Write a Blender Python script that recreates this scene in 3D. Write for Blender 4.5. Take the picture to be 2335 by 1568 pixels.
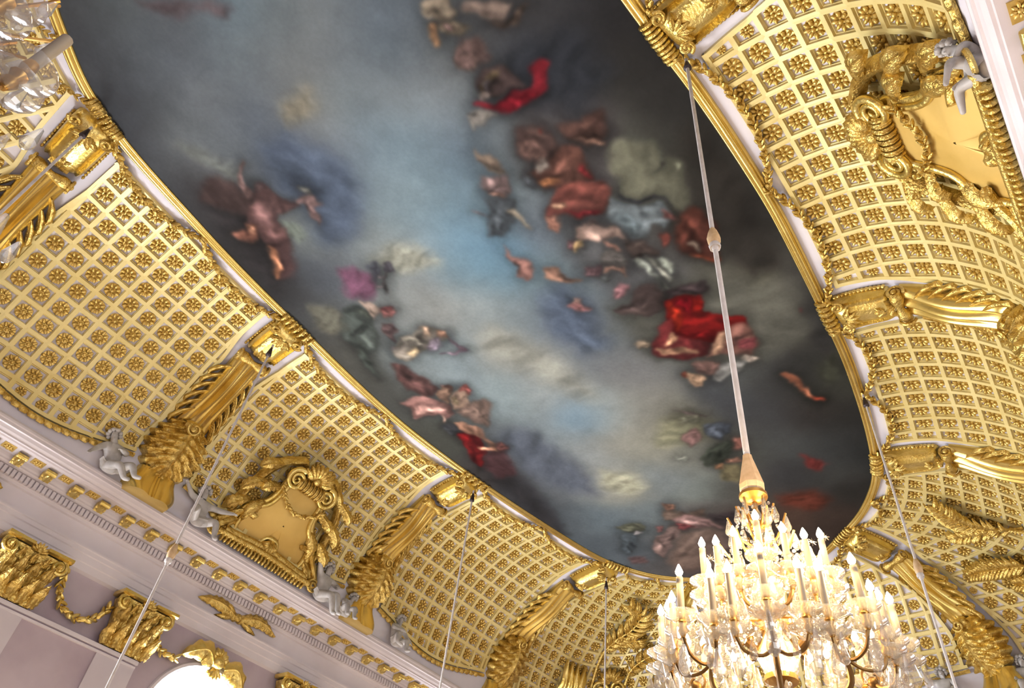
import bpy, bmesh, math, random
import numpy as np
from mathutils import Vector, Matrix, noise as mnoise
PI = math.pi
random.seed(7)
for o_ in list(bpy.data.objects): bpy.data.objects.remove(o_)
SC = bpy.context.scene
COL = SC.collection
U = 11.0            # ceiling height above the eye, metres
EYE = 1.6
GZ = EYE + U        # height of the painted ceiling
# ------------------------------------------------------------ camera
cam_d = bpy.data.cameras.new('camera'); cam = bpy.data.objects.new('camera', cam_d); COL.objects.link(cam)
cam_d.sensor_width = 36.0; cam_d.lens = 36.0*1681.3/2335.0; cam_d.clip_end = 200
_r = Vector((0.59605924, -0.79603963, 0.10504421)); _u = Vector((-0.61925441, -0.37247324, 0.69122187)); _f = Vector((0.51111384, 0.47705827, 0.71496717))
cam.matrix_world = Matrix(((_r.x, _u.x, -_f.x, 0), (_r.y, _u.y, -_f.y, 0), (_r.z, _u.z, -_f.z, EYE), (0, 0, 0, 1)))
SC.camera = cam
# ------------------------------------------------------------ view, world
SC.view_settings.view_transform = 'Standard'; SC.view_settings.look = 'None'
SC.view_settings.gamma = 1.0; SC.view_settings.use_curve_mapping = False
SC.view_settings.exposure = 0.12
WINDOW_LIGHT = 28.0
UNSEEN_PANE_LIGHT = 3.5  # weak glow of the added right-hand panes, out of view
FLAME_WATT = 18.0
wd = bpy.data.worlds.new('world'); SC.world = wd; wd.use_nodes = True
wd.node_tree.nodes['Background'].inputs[0].default_value = (0.75, 0.85, 1.0, 1); wd.node_tree.nodes['Background'].inputs[1].default_value = 1.0
cy = SC.cycles
cy.use_denoising = True; cy.use_adaptive_sampling = True; cy.adaptive_threshold = 0.02; cy.max_bounces = 10; cy.diffuse_bounces = 5; cy.glossy_bounces = 4; cy.transparent_max_bounces = 24; cy.transmission_bounces = 4
cy.caustics_reflective = False; cy.caustics_refractive = False; cy.sample_clamp_indirect = 4.0

# ------------------------------------------------------------ materials
def srgb(r, g, b):
    f = lambda c: ((c/255.0)/12.92 if c/255.0 <= 0.04045 else (((c/255.0)+0.055)/1.055)**2.4)
    return (f(r), f(g), f(b), 1.0)
def mat(name, c1, c2=None, metallic=0.0, rough=0.5, nscale=3.0, bump=0.0, bscale=30.0, spec=0.5, fluted=0.0):
    m = bpy.data.materials.new(name); m.use_nodes = True
    nt = m.node_tree; b = nt.nodes['Principled BSDF']
    b.inputs['Metallic'].default_value = metallic; b.inputs['Roughness'].default_value = rough
    b.inputs['Specular IOR Level'].default_value = spec
    tc = nt.nodes.new('ShaderNodeTexCoord')
    if c2 is None: b.inputs['Base Color'].default_value = c1
    else:
        n = nt.nodes.new('ShaderNodeTexNoise'); n.inputs['Scale'].default_value = nscale; n.inputs['Detail'].default_value = 6
        r = nt.nodes.new('ShaderNodeValToRGB'); r.color_ramp.elements[0].position = 0.35; r.color_ramp.elements[1].position = 0.65
        r.color_ramp.elements[0].color = c1; r.color_ramp.elements[1].color = c2
        nt.links.new(tc.outputs['Object'], n.inputs['Vector']); nt.links.new(n.outputs['Fac'], r.inputs['Fac']); nt.links.new(r.outputs['Color'], b.inputs['Base Color'])
    if bump > 0:
        n2 = nt.nodes.new('ShaderNodeTexNoise'); n2.inputs['Scale'].default_value = bscale; n2.inputs['Detail'].default_value = 3
        bp = nt.nodes.new('ShaderNodeBump'); bp.inputs['Strength'].default_value = bump; bp.inputs['Distance'].default_value = 0.03
        nt.links.new(tc.outputs['Object'], n2.inputs['Vector']); nt.links.new(n2.outputs['Fac'], bp.inputs['Height']); nt.links.new(bp.outputs['Normal'], b.inputs['Normal'])
    return m
M = {}
M['gold'] = mat('gilded_stucco', (0.66, 0.48, 0.12, 1), (0.86, 0.68, 0.24, 1), 0.88, 0.30, 4.0, 0.35, 22.0)
M['gold_carved'] = mat('gilded_carving', (0.50, 0.32, 0.07, 1), (0.84, 0.64, 0.21, 1), 0.88, 0.34, 9.0, 0.8, 26.0)
M['gold_smooth'] = mat('burnished_gold', (0.70, 0.50, 0.13, 1), (0.84, 0.64, 0.21, 1), 0.85, 0.27, 2.0, 0.05, 12.0)
M['gold_paint'] = mat('gold_painted_lattice', (0.80, 0.64, 0.24, 1), (0.88, 0.74, 0.33, 1), 0.15, 0.40, 1.5)
M['gold_rosette'] = mat('gilded_rosette', (0.66, 0.45, 0.11, 1), (0.84, 0.62, 0.20, 1), 0.65, 0.34, 6.0, 0.2, 40.0)
M['plaster'] = mat('white_plaster', (0.78, 0.75, 0.82, 1), (0.83, 0.80, 0.86, 1), 0, 0.6, 1.2)
M['stone'] = mat('white_cornice_stone', (0.72, 0.66, 0.68, 1), (0.80, 0.75, 0.78, 1), 0, 0.5, 1.0)
M['marble'] = mat('mauve_marble', (0.42, 0.34, 0.40, 1), (0.56, 0.48, 0.53, 1), 0, 0.28, 0.9)
M['gold_matte'] = mat('matte_gilded_field', (0.66, 0.43, 0.10, 1), (0.76, 0.52, 0.15, 1), 0.35, 0.48, 1.2)
M['unseen_wall_dark'] = mat('darkened_unseen_wall', (0.17, 0.10, 0.10, 1), (0.26, 0.17, 0.16, 1), 0, 0.3, 0.8)  # dark tone invented for unseen walls, to cut bounce onto the left cove
M['marble_pale'] = mat('pale_marble', (0.60, 0.55, 0.60, 1), (0.70, 0.65, 0.69, 1), 0, 0.28, 0.9)
M['statue'] = mat('white_stucco_figure', (0.42, 0.40, 0.38, 1), (0.60, 0.58, 0.56, 1), 0, 0.45, 5.0)
M['cord'] = mat('cord_cover', (0.62, 0.58, 0.55, 1), (0.74, 0.70, 0.68, 1), 0, 0.7, 8.0)
M['brass'] = mat('old_brass', (0.45, 0.24, 0.06, 1), (0.62, 0.36, 0.10, 1), 0.9, 0.35, 8.0)
M['bronze'] = mat('dark_bronze_arm', (0.16, 0.09, 0.035, 1), (0.26, 0.15, 0.05, 1), 0.8, 0.4, 8.0)
M['tassel'] = mat('gilt_wood_tassel', (0.62, 0.42, 0.22, 1), (0.76, 0.56, 0.34, 1), 0.1, 0.5, 14.0)
M['dark'] = mat('dark_iron', (0.06, 0.045, 0.05, 1), None, 0.5, 0.5)
M['wax'] = mat('candle_sleeve', (0.34, 0.28, 0.20, 1), None, 0, 0.5)
M['parquet'] = mat('parquet_floor', (0.50, 0.38, 0.25, 1), (0.62, 0.50, 0.36, 1), 0, 0.35, 2.0)
def emit(name, col, s, sample=True):
    m = bpy.data.materials.new(name); m.use_nodes = True; nt = m.node_tree
    b = nt.nodes['Principled BSDF']; b.inputs['Base Color'].default_value = (0.8, 0.8, 0.8, 1)
    b.inputs['Emission Color'].default_value = col; b.inputs['Emission Strength'].default_value = s
    if not sample: m.cycles.emission_sampling = 'NONE'
    return m
M['daylight'] = emit('bright_window_pane', (0.93, 0.96, 1.0, 1), WINDOW_LIGHT)
M['unseen_pane'] = emit('unseen_right_pane', (0.90, 0.95, 1.0, 1), UNSEEN_PANE_LIGHT)  # unseen right-hand windows, added as a source and dimmed to darken left cove
M['flame'] = emit('lit_flame_bulb', (1.0, 0.80, 0.48, 1), 120.0, False)
def crystal(name, tint, transl):
    m = bpy.data.materials.new(name); m.use_nodes = True; nt = m.node_tree; nt.nodes.clear()
    out = nt.nodes.new('ShaderNodeOutputMaterial'); tr = nt.nodes.new('ShaderNodeBsdfTransparent'); gl = nt.nodes.new('ShaderNodeBsdfGlossy'); tl = nt.nodes.new('ShaderNodeBsdfTranslucent'); df = nt.nodes.new('ShaderNodeBsdfDiffuse')
    gl.inputs['Roughness'].default_value = 0.08; tr.inputs[0].default_value = (0.93, 0.93, 0.93, 1)
    tl.inputs[0].default_value = tint; df.inputs[0].default_value = tint
    lw = nt.nodes.new('ShaderNodeLayerWeight'); lw.inputs['Blend'].default_value = 0.35
    a = nt.nodes.new('ShaderNodeMixShader'); b = nt.nodes.new('ShaderNodeMixShader'); c = nt.nodes.new('ShaderNodeMixShader'); c.inputs[0].default_value = 0.5
    nt.links.new(tl.outputs[0], c.inputs[1]); nt.links.new(df.outputs[0], c.inputs[2])
    a.inputs[0].default_value = transl
    nt.links.new(tr.outputs[0], a.inputs[1]); nt.links.new(c.outputs[0], a.inputs[2])
    nt.links.new(lw.outputs['Facing'], b.inputs[0]); nt.links.new(a.outputs[0], b.inputs[1]); nt.links.new(gl.outputs[0], b.inputs[2]); nt.links.new(b.outputs[0], out.inputs[0])
    return m
M['crystal'] = crystal('cut_crystal', (0.95, 0.92, 0.86, 1), 0.16)
M['glass'] = crystal('blown_glass', (0.95, 0.95, 0.95, 1), 0.16)

# ------------------------------------------------------------ mesh helpers
class MB:
    def __init__(s): s.v = []; s.f = []
    def add(s, vs, fs):
        n = len(s.v); s.v.extend([tuple(p) for p in vs]); s.f.extend([tuple(i+n for i in q) for q in fs])
    def grid(s, rows, cu=False, cv=False):
        nr, nc = len(rows), len(rows[0]); vs = [p for r in rows for p in r]; fs = []
        for i in range(nr if cu else nr-1):
            for j in range(nc if cv else nc-1):
                i2, j2 = (i+1) % nr, (j+1) % nc
                fs.append((i*nc+j, i*nc+j2, i2*nc+j2, i2*nc+j))
        s.add(vs, fs)
    def tube(s, pts, r, n=8, closed=False, caps=True):
        pts = [Vector(p) for p in pts]; k = len(pts)
        rs = r if hasattr(r, '__len__') else [r]*k
        T = []
        for i in range(k):
            a = pts[(i-1) % k] if (closed or i > 0) else pts[i]; b = pts[(i+1) % k] if (closed or i < k-1) else pts[i]
            d = (b-a); T.append(d.normalized() if d.length > 1e-9 else Vector((0, 0, 1)))
        up = Vector((0, 0, 1)) if abs(T[0].z) < 0.9 else Vector((1, 0, 0))
        nrm = (up - T[0]*up.dot(T[0])).normalized(); rows = []
        for i in range(k):
            nrm = nrm - T[i]*nrm.dot(T[i]); nrm.normalize(); bi = T[i].cross(nrm)
            rows.append([pts[i] + (nrm*math.cos(2*PI*j/n) + bi*math.sin(2*PI*j/n))*rs[i] for j in range(n)])
        b0 = len(s.v); s.grid(rows, cu=closed, cv=True)
        if caps and not closed:
            s.f.append(tuple(b0+j for j in range(n))[::-1]); s.f.append(tuple(b0+(k-1)*n+j for j in range(n)))
    def ell(s, c, ax, nu=8, nv=5):
        c = Vector(c); A, B, D = [Vector(a) for a in ax]
        vs = [c + D]; fs = []
        for i in range(1, nv):
            t = PI*i/nv
            for j in range(nu):
                p = 2*PI*j/nu; vs.append(c + D*math.cos(t) + (A*math.cos(p)+B*math.sin(p))*math.sin(t))
        vs.append(c - D)
        for j in range(nu): fs.append((0, 1+j, 1+(j+1) % nu))
        for i in range(nv-2):
            for j in range(nu): fs.append((1+i*nu+j, 1+(i+1)*nu+j, 1+(i+1)*nu+(j+1) % nu, 1+i*nu+(j+1) % nu))
        e = len(vs)-1
        for j in range(nu): fs.append((e, 1+(nv-2)*nu+(j+1) % nu, 1+(nv-2)*nu+j))
        s.add(vs, fs)
    def box(s, c, a, b, d):
        c = Vector(c); a = Vector(a); b = Vector(b); d = Vector(d)
        vs = [c+a*x+b*y+d*z for x in (-1, 1) for y in (-1, 1) for z in (-1, 1)]
        s.add(vs, [(0, 1, 3, 2), (4, 6, 7, 5), (0, 4, 5, 1), (2, 3, 7, 6), (0, 2, 6, 4), (1, 5, 7, 3)])
    def lathe(s, c, prof, n=12, ax=(0, 0, 1), caps=True):
        c = Vector(c); ax = Vector(ax).normalized(); x = ax.orthogonal().normalized(); y = ax.cross(x)
        b0 = len(s.v)
        s.grid([[c + ax*h + (x*math.cos(2*PI*j/n)+y*math.sin(2*PI*j/n))*max(r, 1e-4) for j in range(n)] for r, h in prof], cv=True)
        if caps:
            s.f.append(tuple(b0+j for j in range(n))[::-1]); k = len(prof)-1; s.f.append(tuple(b0+k*n+j for j in range(n)))
    def leaf(s, spine, side, nrm, width, lobes=5, cup=0.25, curl=0.0, thick=0.05):
        # an acanthus leaf along a spine: lobed edges, raised vein, ribbed surface, some thickness
        k = len(spine); cs = [-1, -0.72, -0.38, -0.12, 0, 0.12, 0.38, 0.72, 1]; rows = []
        for i in range(k):
            e = i/(k-1); w = width*(math.sin(PI*min(1, 0.14+0.86*e))**0.7)*(0.70+0.30*abs(math.sin(lobes*PI*e)))
            sd = Vector(side[i] if isinstance(side, list) else side); n = Vector(nrm[i] if isinstance(nrm, list) else nrm)
            row = []
            for c in cs:
                h = cup*width*(1-c*c) + 0.10*width*math.cos(2*PI*lobes*(e-0.10*abs(c)))*abs(c) + (0.12*width if c == 0 else 0) + curl*e**3
                if abs(c) == 1: h -= thick
                row.append(Vector(spine[i]) + sd*(w*c) + n*h)
            rows.append(row)
        s.grid(rows)
    def build(s, name, m, parent=None, smooth=True, origin=None):
        me = bpy.data.meshes.new(name)
        og = Vector(origin) if origin is not None else (Vector(parent['_o']) if parent is not None else Vector((0, 0, 0)))
        me.from_pydata([(p[0]-og.x, p[1]-og.y, p[2]-og.z) for p in s.v], [], s.f)
        if smooth:
            me.polygons.foreach_set('use_smooth', [True]*len(me.polygons))
            try: me.set_sharp_from_angle(angle=math.radians(50))
            except Exception: pass
        me.materials.append(m); me.update()
        o = bpy.data.objects.new(name, me); COL.objects.link(o)
        if parent is not None: o.parent = parent; o['_o'] = list(og)
        elif origin is not None: o.location = og; o['_o'] = list(og)
        return o
def tag(o, label, cat, group=None):
    o['label'] = label; o['category'] = cat
    if group: o['group'] = group
    return o
def thing(name, label, cat, loc, group=None):
    o = bpy.data.objects.new(name, None); COL.objects.link(o); o.location = loc; o['_o'] = list(loc); o.empty_display_size = 0.1
    return tag(o, label, cat, group)
def struct(name, mb, m, smooth=False):
    o = mb.build(name, m, None, smooth); o['kind'] = 'structure'; return o
def spiral(c, ex, ey, r0, turns, n=28, flip=1, r1=0.02, a0=0.0):
    c = Vector(c); ex = Vector(ex); ey = Vector(ey); out = []
    for i in range(n):
        e = i/(n-1); r = r0*(1-e)+r1*e; a = a0+flip*2*PI*turns*e
        out.append(c + ex*(r*math.cos(a)) + ey*(r*math.sin(a)))
    return out

# ------------------------------------------------------------ the plan (measured from the eye, in ceiling heights)
OUT = [(-.17,.775),(-.149,.816),(-.118,.844),(-.069,.882),(-.024,.906),(.025,.923),(.084,.937),(.186,.955),(.265,.968),(.365,.980),(.472,.990),(.614,1.003),(.72,1.009),(.838,1.008),(1.002,.995),(1.176,.972),(1.32,.948),(1.40,.932),(1.469,.910),(1.558,.858),(1.62,.785),(1.665,.68),(1.684,.58),(1.680,.50),(1.655,.44),(1.602,.380),(1.535,.312),(1.45,.256),(1.375,.228),(1.264,.203),(1.147,.184),(1.042,.171),(.916,.162),(.804,.156),(.71,.152),(.641,.152),(.533,.156),(.44,.162),(.374,.169),(.295,.176),(.15,.187),(.02,.2),(-.07,.225),(-.15,.28),(-.21,.37),(-.24,.47),(-.245,.56),(-.235,.65),(-.205,.72)]
def catmull(pts, n, closed=True):
    P = np.array(pts, float); k = len(P); out = []
    for i in range(k):
        p0, p1, p2, p3 = P[i-1], P[i], P[(i+1) % k], P[(i+2) % k]
        for j in range(n):
            t = j/n; out.append(0.5*((2*p1)+(p2-p0)*t+(2*p0-5*p1+4*p2-p3)*t*t+(3*p1-p0-3*p2+p3)*t**3))
    return np.array(out)
LOOP = catmull(OUT, 10)*U
for _ in range(6): LOOP = 0.25*np.roll(LOOP, 1, 0)+0.5*LOOP+0.25*np.roll(LOOP, -1, 0)
_t = np.roll(LOOP, -1, 0)-np.roll(LOOP, 1, 0); _t /= np.linalg.norm(_t, axis=1)[:, None]
LNORM = np.c_[-_t[:, 1], _t[:, 0]]
_cen = LOOP.mean(0)
if ((LOOP-_cen)*LNORM).sum() < 0: LNORM = -LNORM
COVE_TOP = LOOP + LNORM*0.12
JO = {'m': (-.185,.75), '0': (-.006,.914), '1': (.456,.989), '2': (1.020,.994), '3': (1.483,.905), '4': (1.645,.735), 'r4': (1.595,.372), 'r3': (1.375,.228), 'r2': (.935,.163), 'r1': (.368,.169), 'r0': (-.03,.21), 'rm': (-.215,.38)}
JI = {k: int(np.argmin(((LOOP/U-np.array(v))**2).sum(1))) for k, v in JO.items()}
ZC = .694
BO = {'m': (-.40,.98), '0': (0.0,1.285), '1': (.46,1.285), '2': (1.0,1.285), '3': (1.5,1.285), '4': (1.86,.98), 'r4': (1.86,.18), 'r3': (1.40,-.125), 'r2': (.94,-.125), 'r1': (.30,-.125), 'r0': (-.05,-.125), 'rm': (-.40,.18)}
ROOMC = Vector((.73*U, .58*U, EYE+.4*U))
NA, NT = 49, 61
PHI = np.linspace(0, PI/2, NA)
def profile(F, B):
    F = np.asarray(F); B = np.asarray(B)
    z = EYE + U*(ZC+(1-ZC)*np.cos(PHI))
    pl = F[None, :]+(B-F)[None, :]*np.sin(PHI)[:, None]
    return np.c_[pl, z]
class Station:
    def __init__(s, key):
        F = COVE_TOP[JI[key]]; B = np.array(BO[key])*U
        s.P = profile(F, B); d = np.linalg.norm(np.diff(s.P, axis=0), axis=1); s.a = np.r_[0, np.cumsum(d)]; s.A = s.a[-1]
        t = (B-F)/np.linalg.norm(B-F); s.W = Vector((-t[1], t[0], 0)); s.T = np.gradient(s.P, axis=0)
    def frame(s, e):
        a = e*s.A
        p = Vector([np.interp(a, s.a, s.P[:, k]) for k in range(3)])
        if a > s.a[-1]: p += Vector((0, 0, -(a-s.a[-1])))
        T = Vector([np.interp(a, s.a, s.T[:, k]) for k in range(3)]).normalized()
        N = T.cross(s.W).normalized()
        if N.dot(ROOMC-p) < 0: N = -N
        return p, T, N
    def at(s, e, w, h):
        p, T, N = s.frame(e); return p + s.W*w + N*h
def resample(pts, n):
    pts = np.asarray(pts, float); d = np.r_[0, np.cumsum(np.linalg.norm(np.diff(pts, axis=0), axis=1))]
    q = np.linspace(0, d[-1], n); return np.c_[np.interp(q, d, pts[:, 0]), np.interp(q, d, pts[:, 1])]
class Bay:
    def __init__(s, k0, k1):
        i0, i1 = JI[k0], JI[k1]
        if i1 < i0: i1 += len(LOOP)
        s.top = resample([COVE_TOP[i % len(LOOP)] for i in range(i0, i1+1)], NT)
        b0, b1 = np.array(BO[k0])*U, np.array(BO[k1])*U
        if abs(b0[0]-b1[0]) > 1e-6 and abs(b0[1]-b1[1]) > 1e-6:
            c = np.array([b0[0], b1[1]]) if abs(abs(b0[0]/U-.73)-1.13) < .02 else np.array([b1[0], b0[1]])
            r = 1.6; d0 = (b0-c)/np.linalg.norm(b0-c); d1 = (b1-c)/np.linalg.norm(b1-c)
            pts = [b0]+[c+d0*r*(1-math.sin(q))+d1*r*(1-math.cos(q)) for q in np.linspace(0, PI/2, 13)]+[b1]
        else: pts = [b0, b1]
        s.bot = resample(pts, NT)
        s.G = np.zeros((NA, NT, 3))
        for j in range(NT): s.G[:, j] = profile(s.top[j], s.bot[j])
        d = np.linalg.norm(np.diff(s.G, axis=1), axis=2); cum = np.concatenate([np.zeros((NA, 1)), np.cumsum(d, 1)], 1)
        s.off = cum-cum[:, NT//2][:, None]
        mid = s.G[:, NT//2]; s.am = np.r_[0, np.cumsum(np.linalg.norm(np.diff(mid, axis=0), axis=1))]; s.A = s.am[-1]
        s.lo = s.off[:, 0]; s.hi = s.off[:, -1]
    def lim(s, a): return float(np.interp(a, s.am, s.lo)), float(np.interp(a, s.am, s.hi))
    def p0(s, o, a):
        x = float(np.interp(a, s.am, np.arange(NA))); i = min(int(x), NA-2); f = x-i
        q = [(1-f)*np.interp(o, s.off[i], s.G[i, :, k])+f*np.interp(o, s.off[i+1], s.G[i+1, :, k]) for k in range(3)]
        return Vector(q)
    def frame(s, o, a):
        p = s.p0(o, a); lo, hi = s.lim(a); e = 0.06
        o2 = o+e if o+e < hi else o-e; a2 = a+e if a+e < s.A else a-e
        X = (s.p0(o2, a)-p).normalized()*(1 if o2 > o else -1); Y = (s.p0(o, a2)-p).normalized()*(1 if a2 > a else -1)
        N = X.cross(Y).normalized()
        if N.dot(ROOMC-p) < 0: N = -N
        Y = (Y-X*Y.dot(X)).normalized()
        return p, X, Y, N
    def at(s, o, a, h=0.0):
        p, X, Y, N = s.frame(o, a); return p+N*h

# ------------------------------------------------------------ room shell
X0, X1, Y0, Y1 = -.465*U, 1.925*U, -.185*U, 1.345*U
ZW = EYE+.70*U
fl = MB(); fl.add([(X0, Y0, 0), (X1, Y0, 0), (X1, Y1, 0), (X0, Y1, 0)], [(0, 1, 2, 3)]); struct('floor', fl, M['parquet'])
WIN_X = [.18*U, .757*U, 1.34*U]; WHW = .1*U; WSP = EYE+.408*U; WSILL = 1.0
def wall_with_windows(name, y, sgn):
    mb = MB(); edges = [X0]
    for xc in WIN_X: edges += [xc-WHW, xc+WHW]
    edges.append(X1)
    for i in range(0, len(edges), 2):
        a, b = edges[i], edges[i+1]; mb.add([(a, y, 0), (b, y, 0), (b, y, ZW), (a, y, ZW)], [(0, 1, 2, 3)])
    for xc in WIN_X:
        arc = [(xc-WHW*math.cos(PI*i/24), WSP+WHW*math.sin(PI*i/24)) for i in range(25)]
        mb.add([(xc-WHW, y, 0), (xc+WHW, y, 0), (xc+WHW, y, WSILL), (xc-WHW, y, WSILL)], [(0, 1, 2, 3)])
        mb.grid([[(x, y, z) for x, z in arc], [(x, y, ZW) for x, z in arc]])
        out = [(xc-WHW, WSILL)]+arc+[(xc+WHW, WSILL)]
        mb.grid([[(x, y, z) for x, z in out], [(x, y+sgn*0.4, z) for x, z in out]])
        mb.add([(xc-WHW, y, WSILL), (xc+WHW, y, WSILL), (xc+WHW, y+sgn*.4, WSILL), (xc-WHW, y+sgn*.4, WSILL)], [(0, 1, 2, 3)])
    struct(name, mb, M['marble' if sgn > 0 else 'unseen_wall_dark'])
wall_with_windows('wall_left', Y1, 1); wall_with_windows('wall_right', Y0, -1)
for nm, x in (('wall_back', X0), ('wall_end', X1)):
    mb = MB(); mb.add([(x, Y0, 0), (x, Y1, 0), (x, Y1, ZW), (x, Y0, ZW)], [(0, 1, 2, 3)]); struct(nm, mb, M['unseen_wall_dark'])
wn = 0
for y, sgn in ((Y1, 1), (Y0, -1)):
    for xc in WIN_X:
        wn += 1; mb = MB(); yy = y+sgn*.36
        arc = [(xc-WHW*math.cos(PI*i/24), WSP+WHW*math.sin(PI*i/24)) for i in range(25)]
        pts = [(xc-WHW, WSILL)]+arc+[(xc+WHW, WSILL)]
        mb.add([(x, yy, z) for x, z in pts], [tuple(range(len(pts)))])
        w = struct('window_%d' % wn, mb, M['daylight' if sgn > 0 else 'unseen_pane']); w['_o'] = [0, 0, 0]
        fr = MB(); fr.tube([(x, y+sgn*.30, z) for x, z in pts], 0.06, 6)
        fr.build('window_frame', M['plaster'], w)
        ar = MB(); mo = [(x*1.0, z) for x, z in pts]
        ar.tube([(xc+(x-xc)*1.06, y-sgn*.01, WSP+(z-WSP)*1.06 if z > WSP else z) for x, z in pts], 0.055, 6)
        ar.build('window_architrave', M['stone'], w)

# ceiling shell: flat top plus the cove, bay by bay
BAYS = {}
keys = ['m', '0', '1', '2', '3', '4', 'r4', 'r3', 'r2', 'r1', 'r0', 'rm']
ce = MB()
for i, k in enumerate(keys):
    b = Bay(k, keys[(i+1) % len(keys)]); BAYS[k] = b
    ce.grid([[tuple(b.G[r, c]) for c in range(NT)] for r in range(NA)])
ce.add([(p[0], p[1], GZ+.03) for p in COVE_TOP], [tuple(range(len(COVE_TOP)))])
ce.grid([[(p[0], p[1], GZ) for p in COVE_TOP], [(p[0], p[1], GZ+.03) for p in COVE_TOP]], cv=True)
zc_ = EYE+ZC*U
for i, k in enumerate(keys):      # ledge between the cove foot and the wall head
    b = BAYS[k]; ce.grid([[(p[0], p[1], zc_) for p in b.bot], [(min(max(p[0]+(p[0]-.73*U)*.12, X0), X1), min(max(p[1]+(p[1]-.58*U)*.12, Y0), Y1), zc_) for p in b.bot]])
struct('ceiling', ce, M['plaster'], True)

# cornice all round: one profile, mitred at the corners (projection from the wall, height)
PROF = [(0.0, .706), (.056, .706), (.060, .7005), (.066, .699), (.068, .695), (.068, .6915), (.0665, .690), (.0665, .685), (.064, .684), (.062, .679), (.0585, .675), (.0585, .6725), (.0555, .672), (.0545, .6695), (.024, .6655), (.0225, .660), (.0205, .6575), (.0205, .655), (.018, .653), (.018, .651), (.0105, .650), (.0105, .636), (.008, .634), (.008, .6315), (.004, .630), (.004, .5975), (.013, .5960), (.013, .5935), (.0115, .592), (.0115, .5855), (.0095, .584), (.0095, .5725), (.0075, .571), (.0075, .559), (.0, .556)]
def ring(p, z): q = p*U; return [(X0+q, Y0+q, EYE+z*U), (X1-q, Y0+q, EYE+z*U), (X1-q, Y1-q, EYE+z*U), (X0+q, Y1-q, EYE+z*U)]
mb = MB(); mb.grid([ring(p, z) for p, z in PROF], cv=True); corn = struct('trim_1', mb, M['stone']); corn['_o'] = [0, 0, 0]
dn = MB()
for y, s in ((Y1, -1), (Y0, 1)):
    x = X0+.3
    while x < X1-.3:
        dn.box((x, y+s*.0135*U, EYE+.643*U), (.030, 0, 0), (0, .045, 0), (0, 0, .066)); x += .088
dn.build('dentil_row', M['stone'], corn, False)
br = MB()   # one gilded scroll bracket and one soffit rosette, copied along both long walls
prof = [(.0, .045), (-.05, .05), (-.11, .035), (-.17, .055), (-.235, .03), (-.25, -.01), (-.23, -.05), (-.19, -.055), (-.14, -.04), (-.07, -.075), (0, -.115)]
br.grid([[(x, y, z+.0) for y, z in prof] for x in (-.095, -.07, 0, .07, .095)], cv=True)
br.f.append(tuple(range(len(prof)))); br.f.append(tuple(4*len(prof)+i for i in range(len(prof))))
br.tube([(-.10, -.20, -.015), (.10, -.20, -.015)], .048, 10); br.tube([(-.10, -.05, -.03), (.10, -.05, -.03)], .06, 10)
br.leaf([(0, -.02-.2*e, -.11+.05*e) for e in np.linspace(0, 1, 8)], (1, 0, 0), (0, 0, -1), .09, 3, .2)
ro = MB(); ro.box((0, 0, .005), (.115, 0, 0), (0, .085, 0), (0, 0, .012))
for k in range(8):
    a = 2*PI*k/8; ro.ell((.055*math.cos(a), .05*math.sin(a), -.015), ((.035*math.cos(a), .035*math.sin(a), 0), (-.02*math.sin(a), .02*math.cos(a), 0), (0, 0, .02)), 6, 4)
ro.ell((0, 0, -.02), ((.03, 0, 0), (0, .03, 0), (0, 0, .025)), 8, 4)
b0 = r0_ = None
for y, s, xs in ((Y1, 1, [(.258+.0521*k)*U for k in range(-8, 24)]), (Y0, -1, [(.258+.0521*k)*U for k in range(-5, 22)])):
    for x in xs:
        yb = y-s*.0235*U
        for kind in (0, 1):
            lc = (x, yb, EYE+.6625*U-.0) if kind == 0 else (x+.026*U, y-s*.0395*U, EYE+.6665*U)
            if kind == 0:
                if b0 is None: o = b0 = br.build('modillion', M['gold'], corn, True); 
                else: o = b0.copy(); COL.objects.link(o)
            else:
                if r0_ is None: o = r0_ = ro.build('soffit_rosette', M['gold_rosette'], corn, True)
                else: o = r0_.copy(); COL.objects.link(o)
            o.parent = corn; o.location = lc; o.rotation_euler = (0, 0, 0 if s > 0 else PI)
            if kind == 1: o.rotation_euler = (-0.13, 0, 0 if s > 0 else PI)
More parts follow.
